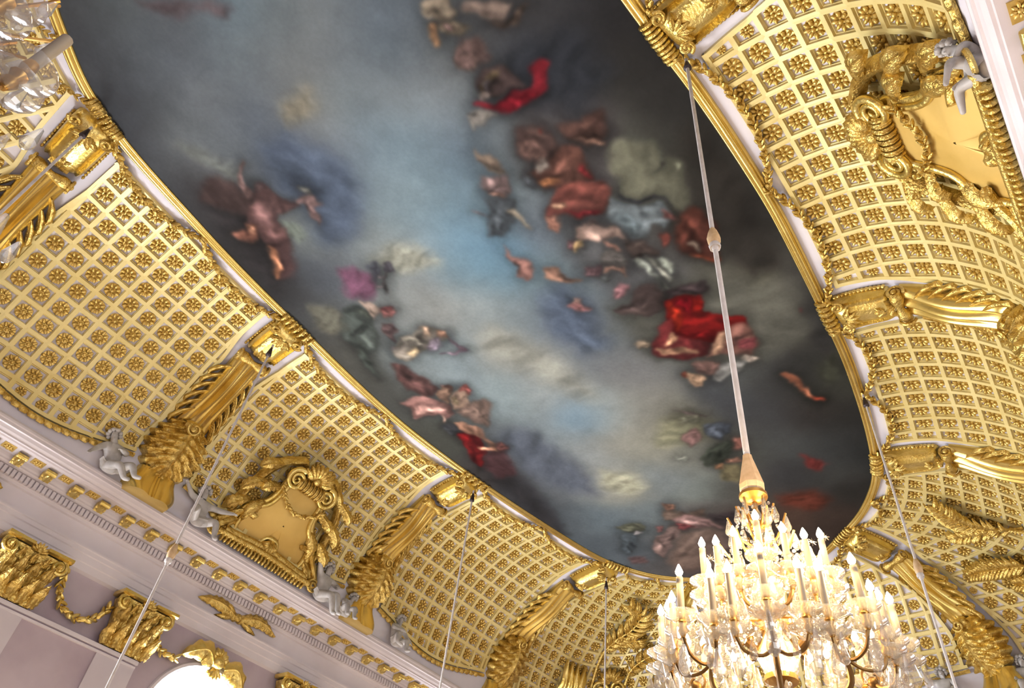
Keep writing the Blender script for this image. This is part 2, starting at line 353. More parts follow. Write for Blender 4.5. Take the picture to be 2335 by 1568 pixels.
SKY_SAMPLES = [(-1.37,8.82,70,74,76),(-0.88,8.11,85,95,98),(-0.23,7.64,88,92,98),(0.20,6.66,95,120,135),(0.55,6.15,105,120,125),(0.99,5.64,110,118,120),(1.37,5.08,95,110,122),(1.77,4.73,85,95,105),(2.67,3.19,74,74,76),(2.98,2.63,46,48,52),(3.39,2.15,40,40,42),(-0.87,9.41,65,68,72),(-0.48,8.73,80,88,95),(-0.11,8.05,85,95,105),(0.26,7.39,98,115,122),(0.71,6.86,120,128,130),(1.11,6.27,118,122,122),(1.50,5.70,105,120,130),(1.85,5.08,85,105,120),(2.36,4.81,108,115,117),(2.77,4.44,108,112,112),(3.01,3.61,64,68,74),(3.46,2.95,42,46,52),(3.89,2.45,45,44,42),(4.35,2.12,40,40,40),(-0.18,9.73,64,68,73),(0.30,8.88,92,100,106),(0.73,8.25,108,116,120),(1.13,7.37,98,110,120),(1.78,7.02,132,130,116),(2.03,6.44,115,132,140),(2.39,5.78,118,128,132),(2.84,5.24,128,142,150),(3.12,4.82,118,133,142),(4.33,3.96,75,78,80),(4.21,3.20,48,50,52),(4.79,2.60,52,52,50),(5.23,2.07,40,40,40),(0.61,10.01,72,77,83),(1.02,9.40,108,116,118),(1.41,8.66,98,108,115),(1.73,7.87,80,92,108),(2.33,7.41,95,105,118),(2.62,6.83,112,130,142),(3.10,6.25,110,138,155),(3.43,5.75,118,142,155),(3.78,5.37,85,105,125),(4.12,4.70,105,115,120),(4.53,3.66,62,66,68),(4.92,3.08,90,93,82),(5.50,2.77,88,92,80),(5.88,2.34,50,50,48),(6.32,2.10,42,42,40),(1.47,10.32,58,62,66),(1.90,9.82,60,57,58),(2.39,8.40,86,92,96),(2.66,8.00,88,98,105),(3.14,7.59,78,92,110),(3.51,7.18,120,140,148),(3.86,6.65,122,146,156),(4.09,6.13,114,140,152),(4.35,5.74,98,128,148),(4.95,5.62,112,135,145),(4.92,5.02,118,133,138),(5.95,3.27,110,112,98),(6.42,2.71,70,70,62),(7.33,2.11,42,41,39),(2.35,10.56,54,54,55),(3.05,10.23,52,50,50),(3.53,8.72,108,116,112),(3.78,8.14,78,90,105),(4.27,7.93,122,138,142),(4.57,7.08,124,150,162),(4.94,6.33,100,140,165),(5.68,6.09,92,135,165),(5.64,5.06,95,105,118),(5.95,4.24,92,98,100),(7.18,3.72,95,92,90),(7.01,2.60,60,58,52),(7.99,2.25,44,43,41),(4.18,10.50,56,57,58),(4.26,9.52,70,76,84),(4.41,8.67,92,98,105),(4.63,7.93,146,152,142),(5.11,7.56,136,144,146),(5.64,6.91,105,142,162),(6.17,6.47,100,140,162),(6.88,5.73,108,132,142),(7.14,4.91,92,104,112),(7.57,4.22,92,96,96),(8.62,2.54,110,110,95),(8.95,2.02,58,58,56),(5.35,10.43,72,75,76),(5.70,8.70,135,142,140),(6.17,7.93,142,145,140),(6.64,7.17,135,145,145),(7.39,6.62,120,135,140),(7.75,6.02,85,95,110),(8.49,5.26,90,98,100),(9.30,2.85,112,110,98),(10.15,2.53,82,82,72),(10.24,1.96,50,50,48),(6.30,10.60,85,87,80),(7.07,10.96,72,73,68),(7.27,9.51,125,138,140),(7.77,8.67,125,142,148),(7.94,7.60,145,148,140),(8.63,6.96,132,140,140),(8.89,6.02,95,102,108),(9.82,5.74,110,112,112),(11.05,3.65,80,84,82),(11.61,2.96,45,45,45),(12.08,2.41,58,60,52),(7.77,10.93,74,76,72),(9.04,8.44,130,148,152),(9.42,7.50,142,152,152),(10.42,7.23,108,140,162),(10.51,6.49,142,148,142),(10.89,5.82,130,130,120),(11.79,5.44,120,118,98),(11.43,4.33,60,64,70),(12.27,3.72,58,60,62),(12.72,2.94,48,44,42),(13.39,2.34,44,44,42),(9.56,10.85,68,70,63),(10.58,9.21,82,90,98),(10.67,8.37,125,140,145),(11.48,7.92,132,140,140),(11.66,6.95,140,140,128),(12.19,6.33,145,145,128),(12.91,6.03,125,128,118),(13.34,4.92,70,72,66),(13.37,3.89,70,74,74),(14.12,3.19,60,64,64),(14.49,2.54,44,46,46),(11.06,10.67,56,52,51),(12.02,10.27,56,58,62),(12.25,9.07,85,92,98),(12.61,8.40,140,145,140),(13.34,7.83,148,148,132),(13.43,6.89,120,132,135),(14.19,6.23,110,120,115),(14.59,5.50,75,74,68),(14.68,4.23,55,56,58),(15.14,3.37,60,62,60),(16.06,3.14,45,44,42),(13.43,10.59,50,53,58),(13.82,9.85,80,90,96),(14.25,9.03,95,110,118),(14.60,7.92,105,118,122),(15.29,7.03,104,102,98),(15.87,6.34,70,60,56),(16.20,4.86,80,60,50),(16.86,4.01,64,52,46),(15.32,10.27,76,86,93),(16.21,9.53,85,95,102),(17.10,8.78,88,86,86),(17.53,7.92,80,72,70),(17.32,6.78,62,56,54),(17.88,6.16,66,56,50),(13.12,10.51,48,50,54),(6.00,10.85,68,68,64),(3.33,10.58,48,48,48),(0.30,9.95,58,61,65)]
FIGURES = [
(((1.77,8.26),(1.86,7.67),(2.48,7.34),(3.08,7.20),(3.62,7.52),(4.09,8.22),(3.91,8.88),(3.17,8.56),(2.42,8.68)),(80,92,110),0.257),
(((7.13,6.17),(7.06,5.45),(7.88,5.38),(8.86,5.58),(8.95,6.17),(8.20,6.44)),(82,94,112),0.264),
(((10.04,9.33),(10.27,8.59),(10.99,8.47),(12.06,8.30),(13.35,8.60),(12.77,9.29),(11.47,9.73)),(76,82,92),0.301),
(((0.83,9.53),(1.27,9.10),(2.03,8.95),(2.00,9.17),(1.31,9.42)),(118,124,120),0.135),
(((1.43,7.27),(1.54,6.64),(1.94,6.98),(1.85,7.54)),(134,130,114),0.166),
(((-0.95,7.99),(-0.68,7.87),(-0.39,7.65),(-0.35,7.24),(0.08,6.94),(-0.04,6.67)),(90,80,83),0.094),
(((4.55,7.86),(4.83,7.32),(5.46,7.20),(5.35,7.78),(4.72,8.37)),(152,154,140),0.190),
(((7.20,7.38),(8.47,6.73),(10.12,6.58),(10.10,6.91),(8.72,7.59),(7.55,8.01)),(148,150,140),0.313),
(((12.41,8.02),(12.97,7.36),(13.59,7.35),(13.71,7.92),(13.03,8.40)),(160,160,138),0.197),
(((11.50,5.95),(11.53,5.31),(12.17,4.78),(12.53,5.39),(12.33,6.41)),(128,128,104),0.219),
(((1.66,10.03),(2.27,9.25),(3.24,9.92),(3.89,9.89),(4.34,10.68),(2.95,10.38)),(50,48,49),0.249),
(((10.46,10.47),(11.11,10.01),(12.60,10.00),(14.53,10.33),(14.13,10.64),(12.01,10.70)),(44,43,45),0.241),
(((8.40,2.52),(8.82,2.05),(9.45,2.40),(9.40,2.90)),(112,112,96),0.181),
(((9.22,1.97),(10.05,1.64),(12.17,2.00),(11.16,2.24)),(46,46,45),0.212),
(((3.46,3.93),(3.88,3.06),(4.74,2.81),(5.83,3.46),(5.64,4.40),(4.71,4.86)),(76,74,75),0.225),
(((5.33,4.38),(6.76,3.66),(8.23,3.57),(8.37,4.58),(6.75,5.14)),(94,96,98),0.267),
(((8.06,5.09),(8.06,4.03),(9.03,1.89),(10.67,2.13),(10.81,3.55),(9.71,5.15)),(94,95,87),0.293),
(((5.42,1.79),(6.93,1.77),(8.81,1.88),(8.81,2.63),(7.01,2.60),(5.46,2.27)),(46,44,41),0.189),
(((3.04,4.30),(2.86,3.49),(3.14,2.74),(4.06,2.55),(4.39,3.32),(3.83,4.03)),(46,50,57),0.272),
(((1.58,4.35),(1.72,4.44),(1.83,4.43),(1.89,4.36),(2.03,4.23),(2.06,4.12),(2.05,3.99),(2.05,3.92),(1.83,3.98)),(150,138,120),0.032),
(((1.95,3.81),(2.07,3.88),(2.28,3.74),(2.39,3.68),(2.50,3.51),(2.43,3.41),(2.40,3.15)),(140,124,114),0.038),
(((2.40,3.69),(2.53,3.47),(2.51,3.30),(2.57,2.97),(2.66,3.12),(2.66,3.42),(2.54,3.65)),(84,72,64),0.044),
(((1.91,4.42),(2.01,4.31),(2.16,4.44),(2.22,4.52),(2.19,4.58),(2.00,4.52)),(160,125,94),0.026),
(((2.01,4.31),(2.10,4.03),(2.37,3.96),(2.36,4.15),(2.15,4.36)),(118,108,92),0.033),
(((2.05,4.27),(2.13,4.14),(2.24,4.15),(2.16,4.27)),(92,76,74),0.026),
(((2.36,4.24),(2.51,3.97),(2.78,3.92),(2.86,4.12),(2.89,4.32),(2.84,4.46),(2.66,4.54),(2.50,4.45)),(98,80,76),0.054),
(((3.06,4.46),(2.94,4.18),(2.99,3.87),(3.37,3.80),(3.54,3.75),(3.39,4.30),(3.18,4.51)),(82,68,66),0.049),
(((3.14,4.41),(3.05,4.13),(3.06,3.98),(3.15,4.07),(3.18,4.25),(3.22,4.45)),(128,112,86),0.035),
(((3.26,3.55),(3.29,3.30),(3.41,3.25),(3.47,3.41),(3.76,3.56),(3.79,3.71),(3.69,4.09),(3.67,4.33),(3.42,4.60),(3.24,4.67),(3.24,4.60),(3.44,4.43),(3.47,4.14),(3.58,3.78),(3.52,3.65)),(138,38,48),0.028),
(((3.44,4.43),(3.52,4.18),(3.61,3.81),(3.74,3.68),(3.68,4.07),(3.64,4.32)),(152,36,50),0.029),
(((3.39,4.91),(3.36,4.69),(3.64,4.41),(3.66,4.70),(3.61,4.95)),(132,128,122),0.044),
(((3.11,4.32),(3.12,4.18),(3.22,4.22),(3.26,4.36)),(70,66,70),0.035),
(((3.18,4.55),(3.26,4.30),(3.32,4.37),(3.26,4.53)),(160,146,138),0.029),
(((3.95,4.30),(4.19,4.00),(4.55,3.93),(4.85,4.23),(4.57,4.38),(4.47,4.61),(4.18,4.49)),(88,70,66),0.068),
(((4.31,3.82),(4.40,3.27),(4.48,2.99),(4.94,3.31),(4.83,3.55),(4.59,3.69)),(84,62,56),0.059),
(((4.59,3.65),(4.85,3.47),(5.04,3.27),(4.98,3.25),(4.81,3.36)),(140,110,96),0.030),
(((4.22,4.06),(4.33,4.05),(4.30,4.09)),(170,60,50),0.015),
(((5.10,3.24),(5.09,3.04),(5.43,2.67),(5.95,2.43),(6.72,2.62),(6.82,2.89),(6.28,3.07),(6.21,3.42),(5.91,3.55),(5.48,3.45)),(112,114,98),0.078),
(((5.56,2.58),(5.72,2.53),(5.96,2.72),(5.92,2.93),(5.87,2.71)),(78,80,74),0.045),
(((5.93,2.58),(5.97,2.48),(6.09,2.56),(6.03,2.61)),(140,145,125),0.030),
(((3.84,5.10),(3.95,5.09),(4.13,5.01),(4.38,4.97),(4.61,5.02),(4.52,5.15),(4.30,5.25),(4.06,5.23)),(140,122,106),0.039),
(((4.38,5.41),(4.65,5.00),(4.87,5.14),(4.98,5.32),(4.68,5.44),(4.49,5.49)),(116,97,95),0.049),
(((4.65,5.44),(4.89,5.25),(4.97,5.29),(4.80,5.43)),(168,130,114),0.025),
(((4.68,5.62),(4.80,5.43),(5.12,5.18),(5.23,5.26),(5.52,5.63),(5.55,5.76),(5.49,6.05),(5.20,5.94),(4.95,5.71)),(80,86,91),0.052),
(((4.76,6.00),(4.88,5.86),(5.06,5.79),(4.98,5.83)),(140,105,100),0.026),
(((5.16,5.38),(5.25,5.28),(5.49,5.30),(5.76,5.30),(5.65,5.37),(5.37,5.41)),(138,128,112),0.043),
(((4.71,4.63),(4.80,4.33),(4.59,3.93),(4.69,3.71),(5.31,3.71),(5.49,3.79),(5.31,4.40),(5.13,4.58),(5.01,4.61)),(102,70,61),0.055),
(((4.21,4.51),(4.29,4.24),(4.69,4.16),(4.74,4.38),(4.51,4.58)),(106,84,78),0.069),
(((4.98,4.62),(5.00,4.38),(5.18,4.35),(5.16,4.53)),(162,112,78),0.040),
(((4.76,4.75),(4.82,4.62),(5.08,4.66),(5.07,4.80),(4.95,4.86)),(60,64,68),0.040),
(((4.67,4.54),(4.65,4.22),(4.83,4.28),(4.85,4.50)),(148,140,132),0.039),
(((5.06,3.78),(5.49,3.79),(5.19,3.93)),(122,40,45),0.039),
(((5.30,4.41),(5.32,4.13),(5.56,3.72),(5.93,3.68),(6.02,3.91),(6.12,4.07),(6.06,4.38),(5.78,4.67),(5.70,4.89),(5.54,4.79),(5.40,4.58)),(130,76,68),0.049),
(((5.71,4.62),(5.94,4.35),(6.04,4.02),(6.11,4.17),(6.06,4.38)),(150,50,58),0.034),
(((5.53,4.72),(5.63,4.48),(5.71,4.48),(5.66,4.69)),(176,146,120),0.025),
(((5.69,4.90),(5.76,4.71),(5.92,4.72),(6.02,4.88),(5.91,5.01)),(148,106,90),0.043),
(((6.08,3.95),(5.93,3.68),(6.20,3.59),(6.41,3.36),(6.40,3.09),(6.84,3.03),(7.02,3.28),(6.84,3.42),(6.99,3.73),(6.92,3.88),(6.69,3.97),(6.36,4.03)),(122,134,140),0.050),
(((6.25,3.94),(6.44,3.69),(6.71,3.62),(6.80,3.81),(6.61,3.92)),(104,118,124),0.067),
(((5.80,3.55),(6.02,3.55),(6.23,3.43),(6.28,3.07),(6.64,2.92),(6.68,2.94),(6.34,3.10),(6.31,3.45),(6.11,3.61)),(46,48,53),0.024),
(((6.62,3.17),(6.84,3.03),(6.96,3.07),(6.80,3.22)),(100,62,58),0.041),
(((6.27,4.73),(6.15,4.58),(6.20,4.25),(6.47,4.05),(6.79,3.99),(6.73,4.09),(6.54,4.26),(6.58,4.47),(6.45,4.68)),(176,150,138),0.035),
(((6.14,4.52),(6.16,4.23),(6.39,4.05),(6.23,4.25)),(90,78,76),0.025),
(((6.27,4.90),(6.33,4.77),(6.46,4.79),(6.53,4.93),(6.43,4.99)),(92,68,70),0.035),
(((6.35,4.78),(6.45,4.68),(6.59,4.82),(6.59,4.92)),(184,156,112),0.027),
(((6.55,4.29),(6.72,4.20),(7.00,4.18),(6.99,4.25),(6.73,4.33)),(158,118,104),0.035),
(((7.09,3.16),(6.82,2.89),(6.80,2.58),(7.34,2.51),(8.10,2.82),(7.83,3.10),(7.61,3.26),(7.33,3.24)),(78,45,38),0.059),
(((7.04,3.42),(7.06,3.26),(7.23,3.26),(7.39,3.37),(7.36,3.51)),(88,48,42),0.034),
(((7.48,3.06),(7.50,2.98),(7.76,3.03),(7.70,3.08)),(162,148,132),0.026),
(((7.63,3.23),(7.78,3.08),(8.05,2.80),(8.11,2.89),(7.79,3.17)),(140,72,52),0.035),
(((6.74,4.07),(7.01,3.75),(7.40,3.60),(7.23,4.15)),(72,62,58),0.052),
(((7.30,3.99),(7.36,3.81),(8.16,3.66),(8.15,3.78)),(108,110,102),0.036),
(((7.23,4.15),(7.25,4.02),(8.26,3.86),(8.25,3.97)),(152,160,150),0.027),
(((7.37,3.79),(7.52,3.60),(7.80,3.54),(8.04,3.65)),(150,158,146),0.036),
(((6.90,4.58),(6.82,4.41),(7.02,4.20),(7.30,4.19),(7.39,4.29),(7.11,4.73)),(86,83,80),0.054),
(((5.75,6.01),(5.89,5.93),(6.16,5.79),(6.45,5.79),(6.60,5.90),(6.60,6.11),(6.42,6.14),(6.27,5.98),(6.01,5.99)),(150,108,98),0.037),
(((6.58,5.68),(6.73,5.39),(6.90,5.43),(7.21,5.13),(7.24,5.19),(7.07,5.46),(6.96,5.73),(6.80,5.78)),(146,110,92),0.038),
(((6.91,4.95),(7.06,4.71),(7.23,4.84),(7.13,5.05)),(88,68,71),0.037),
(((7.14,4.73),(7.36,4.28),(7.55,4.39),(7.40,4.42),(7.22,4.76)),(160,124,108),0.027),
(((7.23,4.84),(7.41,4.55),(7.48,4.79)),(72,76,76),0.046),
(((7.69,4.82),(7.64,4.59),(7.79,4.46),(7.94,4.65),(7.88,4.84)),(136,98,102),0.038),
(((7.97,4.49),(7.93,4.23),(8.16,3.97),(8.45,4.03),(8.16,4.55)),(76,76,74),0.066),
(((7.41,5.49),(7.50,5.41),(7.71,5.55),(7.62,5.65)),(150,120,110),0.049),
(((7.56,5.80),(7.60,5.51),(7.86,5.42),(7.79,5.76)),(140,98,96),0.049),
(((2.99,9.22),(3.27,8.89),(3.54,8.94),(3.62,9.19),(3.39,9.32)),(124,134,124),0.093),
(((1.72,9.68),(1.76,9.40),(1.97,9.21),(2.22,9.26),(2.40,9.10),(2.79,9.50),(2.52,9.64),(2.21,9.93),(1.90,10.10)),(70,57,55),0.089),
(((2.87,9.56),(3.03,9.26),(3.26,9.23),(3.86,9.69),(4.04,9.93),(4.06,10.27),(3.81,10.18),(3.29,9.81)),(80,60,59),0.078),
(((1.81,8.75),(1.87,8.70),(1.91,8.80),(2.01,8.98),(2.18,9.09),(2.42,9.12),(2.40,9.29),(2.13,9.22),(1.98,9.11),(1.85,8.88)),(104,84,81),0.026),
(((2.27,8.96),(2.33,8.78),(2.58,8.79),(2.87,8.60),(2.98,8.60),(2.99,8.77),(2.93,9.08),(3.01,9.24),(3.26,9.23),(3.41,9.38),(3.26,9.81),(2.90,9.70),(2.67,9.69),(2.51,9.29)),(98,74,72),0.045),
(((2.28,8.98),(2.32,8.80),(2.47,8.82),(2.41,9.04)),(70,58,58),0.035),
(((2.70,10.25),(2.77,9.95),(2.85,9.92),(2.67,9.77),(2.83,9.62),(3.04,9.77),(3.10,10.02),(2.87,10.22)),(134,92,78),0.047),
(((2.72,9.75),(2.82,9.68),(2.97,9.79),(2.95,9.91)),(160,118,96),0.047),
(((3.28,9.83),(3.40,9.74),(3.68,9.96),(4.01,10.18),(4.00,10.30),(3.64,10.13)),(150,105,80),0.040),
(((2.83,8.58),(2.87,8.34),(2.95,8.16),(3.23,8.13),(3.16,8.33),(3.45,8.46),(3.51,8.56),(3.32,8.57),(3.02,8.45),(2.92,8.62)),(116,94,90),0.035),
(((2.71,8.29),(2.85,8.11),(2.94,8.18),(2.84,8.34)),(90,90,84),0.043),
(((4.39,9.15),(4.59,8.72),(5.04,8.59),(5.40,9.01),(5.15,9.41),(4.73,9.24)),(108,72,92),0.091),
(((4.65,8.52),(4.75,8.31),(4.94,8.37),(5.11,8.63)),(80,82,92),0.049),
(((4.82,8.16),(4.85,8.05),(5.06,8.09),(5.06,8.24),(4.94,8.32)),(70,68,75),0.029),
(((5.02,8.30),(5.05,8.26),(5.47,8.66),(5.43,8.72)),(70,65,65),0.015),
(((4.98,8.47),(5.08,8.36),(5.11,8.39),(5.04,8.53)),(92,84,86),0.020),
(((5.13,8.65),(5.25,8.52),(5.28,8.58),(5.20,8.72)),(92,84,86),0.020),
(((5.20,9.73),(5.38,9.38),(5.67,9.31),(5.93,9.53),(5.68,9.95)),(72,80,76),0.075),
(((5.40,9.57),(5.56,9.37),(5.75,9.42),(5.58,9.58)),(96,102,92),0.053),
(((5.29,9.29),(5.37,9.11),(5.65,9.00),(5.80,9.11),(5.78,9.38),(5.52,9.32)),(164,144,130),0.032),
(((5.70,9.04),(5.65,8.83),(5.87,8.82),(5.96,8.96),(5.82,9.13)),(132,86,83),0.032),
(((5.65,9.00),(5.63,8.82),(5.73,8.78),(5.74,9.02)),(88,52,52),0.021),
(((5.31,9.82),(5.42,9.56),(5.76,9.41),(6.22,9.64),(6.42,9.83),(6.43,10.16),(6.07,10.32),(5.77,10.30)),(74,81,77),0.055),
(((6.07,10.32),(6.43,10.16),(6.75,10.34),(7.25,10.54),(6.65,10.52)),(58,64,60),0.058),
(((4.78,10.36),(4.93,9.96),(5.28,9.87),(5.65,10.08),(5.73,10.44),(5.40,10.66)),(104,104,92),0.109),
(((5.95,9.25),(6.01,9.08),(6.26,9.23),(6.51,9.51),(6.16,9.40)),(88,70,70),0.022),
(((6.52,9.57),(6.68,9.31),(6.97,9.62),(6.71,9.70)),(100,95,100),0.045),
(((6.46,9.42),(6.53,8.96),(6.47,8.65),(6.57,8.56),(6.83,8.29),(7.02,8.41),(6.97,8.83),(7.10,9.21),(7.17,9.54),(7.04,9.69),(6.71,9.70)),(150,142,130),0.033),
(((6.49,9.36),(6.63,8.96),(6.88,8.88),(6.76,9.17)),(166,160,146),0.033),
(((6.47,8.65),(6.58,8.54),(6.80,8.60),(6.70,8.76)),(176,150,128),0.027),
(((6.75,8.43),(6.82,8.24),(6.98,8.38),(6.90,8.52)),(140,108,90),0.027),
(((6.80,8.77),(6.93,8.46),(7.14,8.81),(7.03,8.98)),(120,110,122),0.044),
(((6.81,9.44),(6.81,9.08),(7.00,9.12),(7.10,9.39)),(184,164,130),0.034),
(((6.95,8.35),(7.24,8.30),(7.53,8.24),(7.53,8.33),(7.29,8.38),(7.04,8.41)),(92,74,84),0.013),
(((7.27,8.88),(7.34,8.55),(7.47,8.24),(7.52,8.28),(7.38,8.59),(7.33,8.88)),(92,74,84),0.013),
(((6.88,10.04),(7.00,9.84),(7.60,9.66),(8.08,9.53),(8.23,9.76),(8.10,10.10),(7.65,10.26)),(86,60,57),0.060),
(((8.00,10.68),(8.06,10.06),(8.35,9.86),(8.73,9.72),(9.01,9.77),(9.05,10.13),(8.70,10.21),(8.59,10.83),(8.32,10.64)),(154,114,107),0.038),
(((8.26,10.53),(8.47,9.96),(8.78,9.85),(8.64,10.20),(8.50,10.65)),(176,138,128),0.038),
(((8.83,10.08),(9.13,10.20),(9.15,10.29),(8.89,10.19)),(170,140,126),0.026),
(((8.20,9.72),(8.04,9.41),(8.18,9.26),(8.39,9.39),(8.62,9.81)),(126,100,84),0.037),
(((7.98,9.45),(8.10,9.24),(8.30,9.34),(8.15,9.41)),(74,54,48),0.030),
(((8.29,9.17),(8.31,8.93),(8.60,9.03),(8.94,9.35),(8.87,9.70),(8.57,9.68)),(176,146,126),0.037),
(((8.25,9.14),(8.28,8.94),(8.49,8.93),(8.66,9.07),(8.45,9.09),(8.43,9.22)),(110,62,58),0.030),
(((8.49,9.52),(8.60,9.34),(8.80,9.50),(8.65,9.65)),(112,100,80),0.037),
(((8.82,9.25),(8.92,8.89),(9.21,8.90),(9.71,9.42),(9.43,9.57),(8.97,9.74)),(112,92,82),0.063),
(((9.15,10.40),(9.26,9.98),(9.65,10.07),(9.58,10.44)),(60,62,66),0.066),
(((10.35,10.02),(10.33,9.45),(10.79,9.70),(11.49,9.95),(11.55,10.37),(11.02,10.55)),(72,48,50),0.098),
(((9.59,10.30),(9.58,9.97),(9.88,9.79),(10.30,9.98),(10.95,10.54),(10.58,10.58),(10.02,10.37)),(154,36,38),0.041),
(((9.61,10.27),(9.61,9.99),(9.97,10.09),(9.91,10.33)),(176,40,42),0.053),
(((9.18,10.01),(9.40,9.73),(9.63,9.55),(10.06,9.70),(10.53,9.69),(10.52,9.82),(9.93,9.82),(9.55,10.03)),(182,136,112),0.040),
(((10.16,10.11),(10.40,9.68),(10.52,9.82),(10.29,10.11)),(176,130,106),0.034),
(((10.21,9.67),(10.29,9.41),(10.60,9.56),(10.46,9.69)),(92,60,56),0.040),
(((7.88,4.47),(7.97,4.13),(8.25,4.02),(8.55,4.19),(8.61,4.43),(8.46,4.68),(8.38,4.95),(8.14,5.06),(8.12,4.89),(8.12,4.61)),(76,64,62),0.039),
(((8.23,4.04),(8.40,3.20),(8.68,3.31),(8.44,3.97)),(52,44,46),0.047),
(((8.48,4.17),(8.41,4.02),(8.60,3.65),(8.64,3.44),(9.03,3.61),(9.29,3.47),(9.57,2.94),(9.85,3.04),(9.76,3.40),(9.91,3.81),(9.52,4.31),(9.17,4.37)),(188,34,33),0.029),
(((8.50,4.13),(8.51,3.92),(9.05,4.06),(9.29,4.25),(8.88,4.21)),(216,62,40),0.039),
(((8.66,3.62),(8.71,3.47),(9.02,3.63),(8.91,3.75)),(206,44,36),0.038),
(((8.55,3.92),(8.69,3.63),(9.04,3.88),(8.83,3.94)),(142,22,33),0.048),
(((9.32,4.20),(9.60,3.65),(9.83,3.80),(9.54,4.20)),(150,30,33),0.050),
(((9.36,4.88),(8.89,4.47),(8.89,4.19),(9.30,4.38),(9.60,4.17),(9.90,3.83),(10.17,4.15),(10.04,4.59),(9.58,4.97)),(148,58,60),0.041),
(((9.51,4.93),(9.58,4.59),(9.97,4.17),(10.04,4.24),(9.77,4.69)),(190,150,120),0.031),
(((9.17,4.37),(9.49,4.36),(9.52,4.75),(9.28,4.55)),(178,138,108),0.041),
(((9.90,3.83),(9.68,3.31),(9.81,3.03),(10.36,3.07),(10.66,3.32),(10.24,3.87),(10.24,4.18)),(138,96,86),0.051),
(((9.68,3.60),(9.76,3.40),(10.21,3.77),(10.24,4.09)),(176,142,116),0.041),
(((10.08,3.38),(10.20,3.03),(10.46,3.20),(10.35,3.45)),(112,58,62),0.040),
(((10.48,3.93),(10.55,3.66),(10.75,3.39),(10.83,3.67),(11.00,4.12),(10.84,4.30)),(150,150,146),0.042),
(((10.53,3.53),(10.76,3.16),(10.85,3.44)),(164,152,140),0.031),
(((10.17,4.46),(10.44,3.91),(10.75,4.12),(10.55,4.47)),(104,80,74),0.053),
(((10.41,4.78),(10.42,4.59),(10.55,4.47),(10.74,4.31),(10.95,4.54),(10.86,4.69)),(170,140,114),0.033),
(((10.36,4.79),(10.38,4.63),(10.52,4.68),(10.50,4.80)),(150,80,62),0.027),
(((11.39,3.05),(11.45,2.86),(11.87,2.80),(12.26,2.72),(12.66,2.64),(12.48,2.78),(11.96,2.90)),(168,106,80),0.027),
(((12.29,2.76),(12.40,2.66),(12.66,2.64),(12.49,2.75)),(190,80,58),0.022),
(((9.05,5.16),(9.20,4.83),(9.41,4.94),(9.27,5.18)),(122,108,92),0.042),
(((11.49,5.49),(11.62,5.08),(11.98,5.13),(11.82,5.59)),(98,98,84),0.060),
(((11.31,5.53),(11.58,5.20),(11.89,4.85),(11.64,5.22)),(84,70,72),0.018),
(((12.05,5.09),(12.11,4.79),(12.41,4.57),(12.65,4.72),(12.73,5.09),(12.40,5.27)),(60,66,75),0.060),
(((12.15,5.70),(12.04,5.30),(12.50,5.39),(12.65,5.75)),(110,84,82),0.049),
(((13.10,5.69),(12.74,5.27),(12.86,4.85),(13.22,4.95),(13.55,5.42),(13.42,5.78)),(60,66,57),0.051),
(((12.79,4.78),(12.88,4.52),(13.37,4.68),(13.22,4.95)),(122,82,72),0.062),
(((13.39,5.27),(13.53,4.92),(13.80,4.98),(13.57,5.29)),(138,102,86),0.039),
(((13.48,5.56),(13.54,5.34),(13.73,5.44),(13.65,5.58)),(120,88,66),0.039),
(((13.57,5.39),(13.85,5.00),(14.46,5.35),(14.12,5.66)),(104,97,72),0.079),
(((12.77,6.17),(12.98,5.92),(13.05,6.00),(12.93,6.22)),(128,132,122),0.032),
(((14.11,3.77),(14.30,3.52),(14.67,3.40),(14.90,3.52),(14.64,3.78)),(104,48,45),0.088),
(((9.85,2.07),(9.98,1.99),(10.06,2.07)),(92,46,46),0.037),
(((11.26,1.86),(12.06,2.07),(12.19,2.34),(11.66,2.43)),(60,62,52),0.145),
(((15.69,7.69),(15.80,6.97),(16.26,6.57),(17.84,7.26),(17.56,8.60),(16.82,8.59)),(112,95,86),0.160),
(((15.32,6.66),(15.38,6.08),(15.58,5.92),(16.07,6.18),(15.92,6.48)),(52,46,48),0.088),
(((14.69,8.99),(14.64,8.70),(14.82,8.36),(15.04,8.31),(15.21,8.48),(15.10,8.82)),(84,85,70),0.047),
(((15.01,9.00),(15.22,8.59),(15.92,9.11),(16.06,9.39),(15.79,9.51)),(70,78,83),0.065),
(((15.14,8.62),(15.30,8.45),(15.34,8.63),(15.24,8.75)),(150,146,144),0.032),
(((14.63,7.61),(14.65,7.34),(14.99,7.17),(15.04,6.49),(15.32,6.66),(15.24,7.17),(15.10,7.44),(15.04,7.69)),(108,91,80),0.059),
(((14.99,7.53),(15.05,7.06),(15.43,6.68),(16.04,6.50),(15.71,7.13),(15.59,7.49)),(142,114,110),0.060),
(((15.54,8.11),(15.32,7.63),(15.59,7.49),(16.05,8.03),(16.68,8.59),(16.34,8.70),(15.99,8.70)),(132,110,104),0.064),
(((15.24,7.55),(15.61,7.08),(15.61,7.57)),(150,80,82),0.046),
(((14.38,7.40),(14.43,7.18),(14.70,7.26),(14.63,7.50)),(114,84,70),0.044),
(((15.16,8.08),(15.19,7.88),(15.45,8.02),(15.40,8.18)),(110,74,72),0.046),
(((16.18,9.46),(16.36,9.10),(16.64,9.10),(16.58,9.54)),(92,72,72),0.084),
(((15.25,4.76),(15.55,3.98),(16.08,3.74),(16.38,4.30),(15.79,4.83)),(92,48,38),0.164),
(((14.07,3.73),(14.35,3.51),(14.78,3.39),(14.71,3.71)),(100,46,44),0.100)]
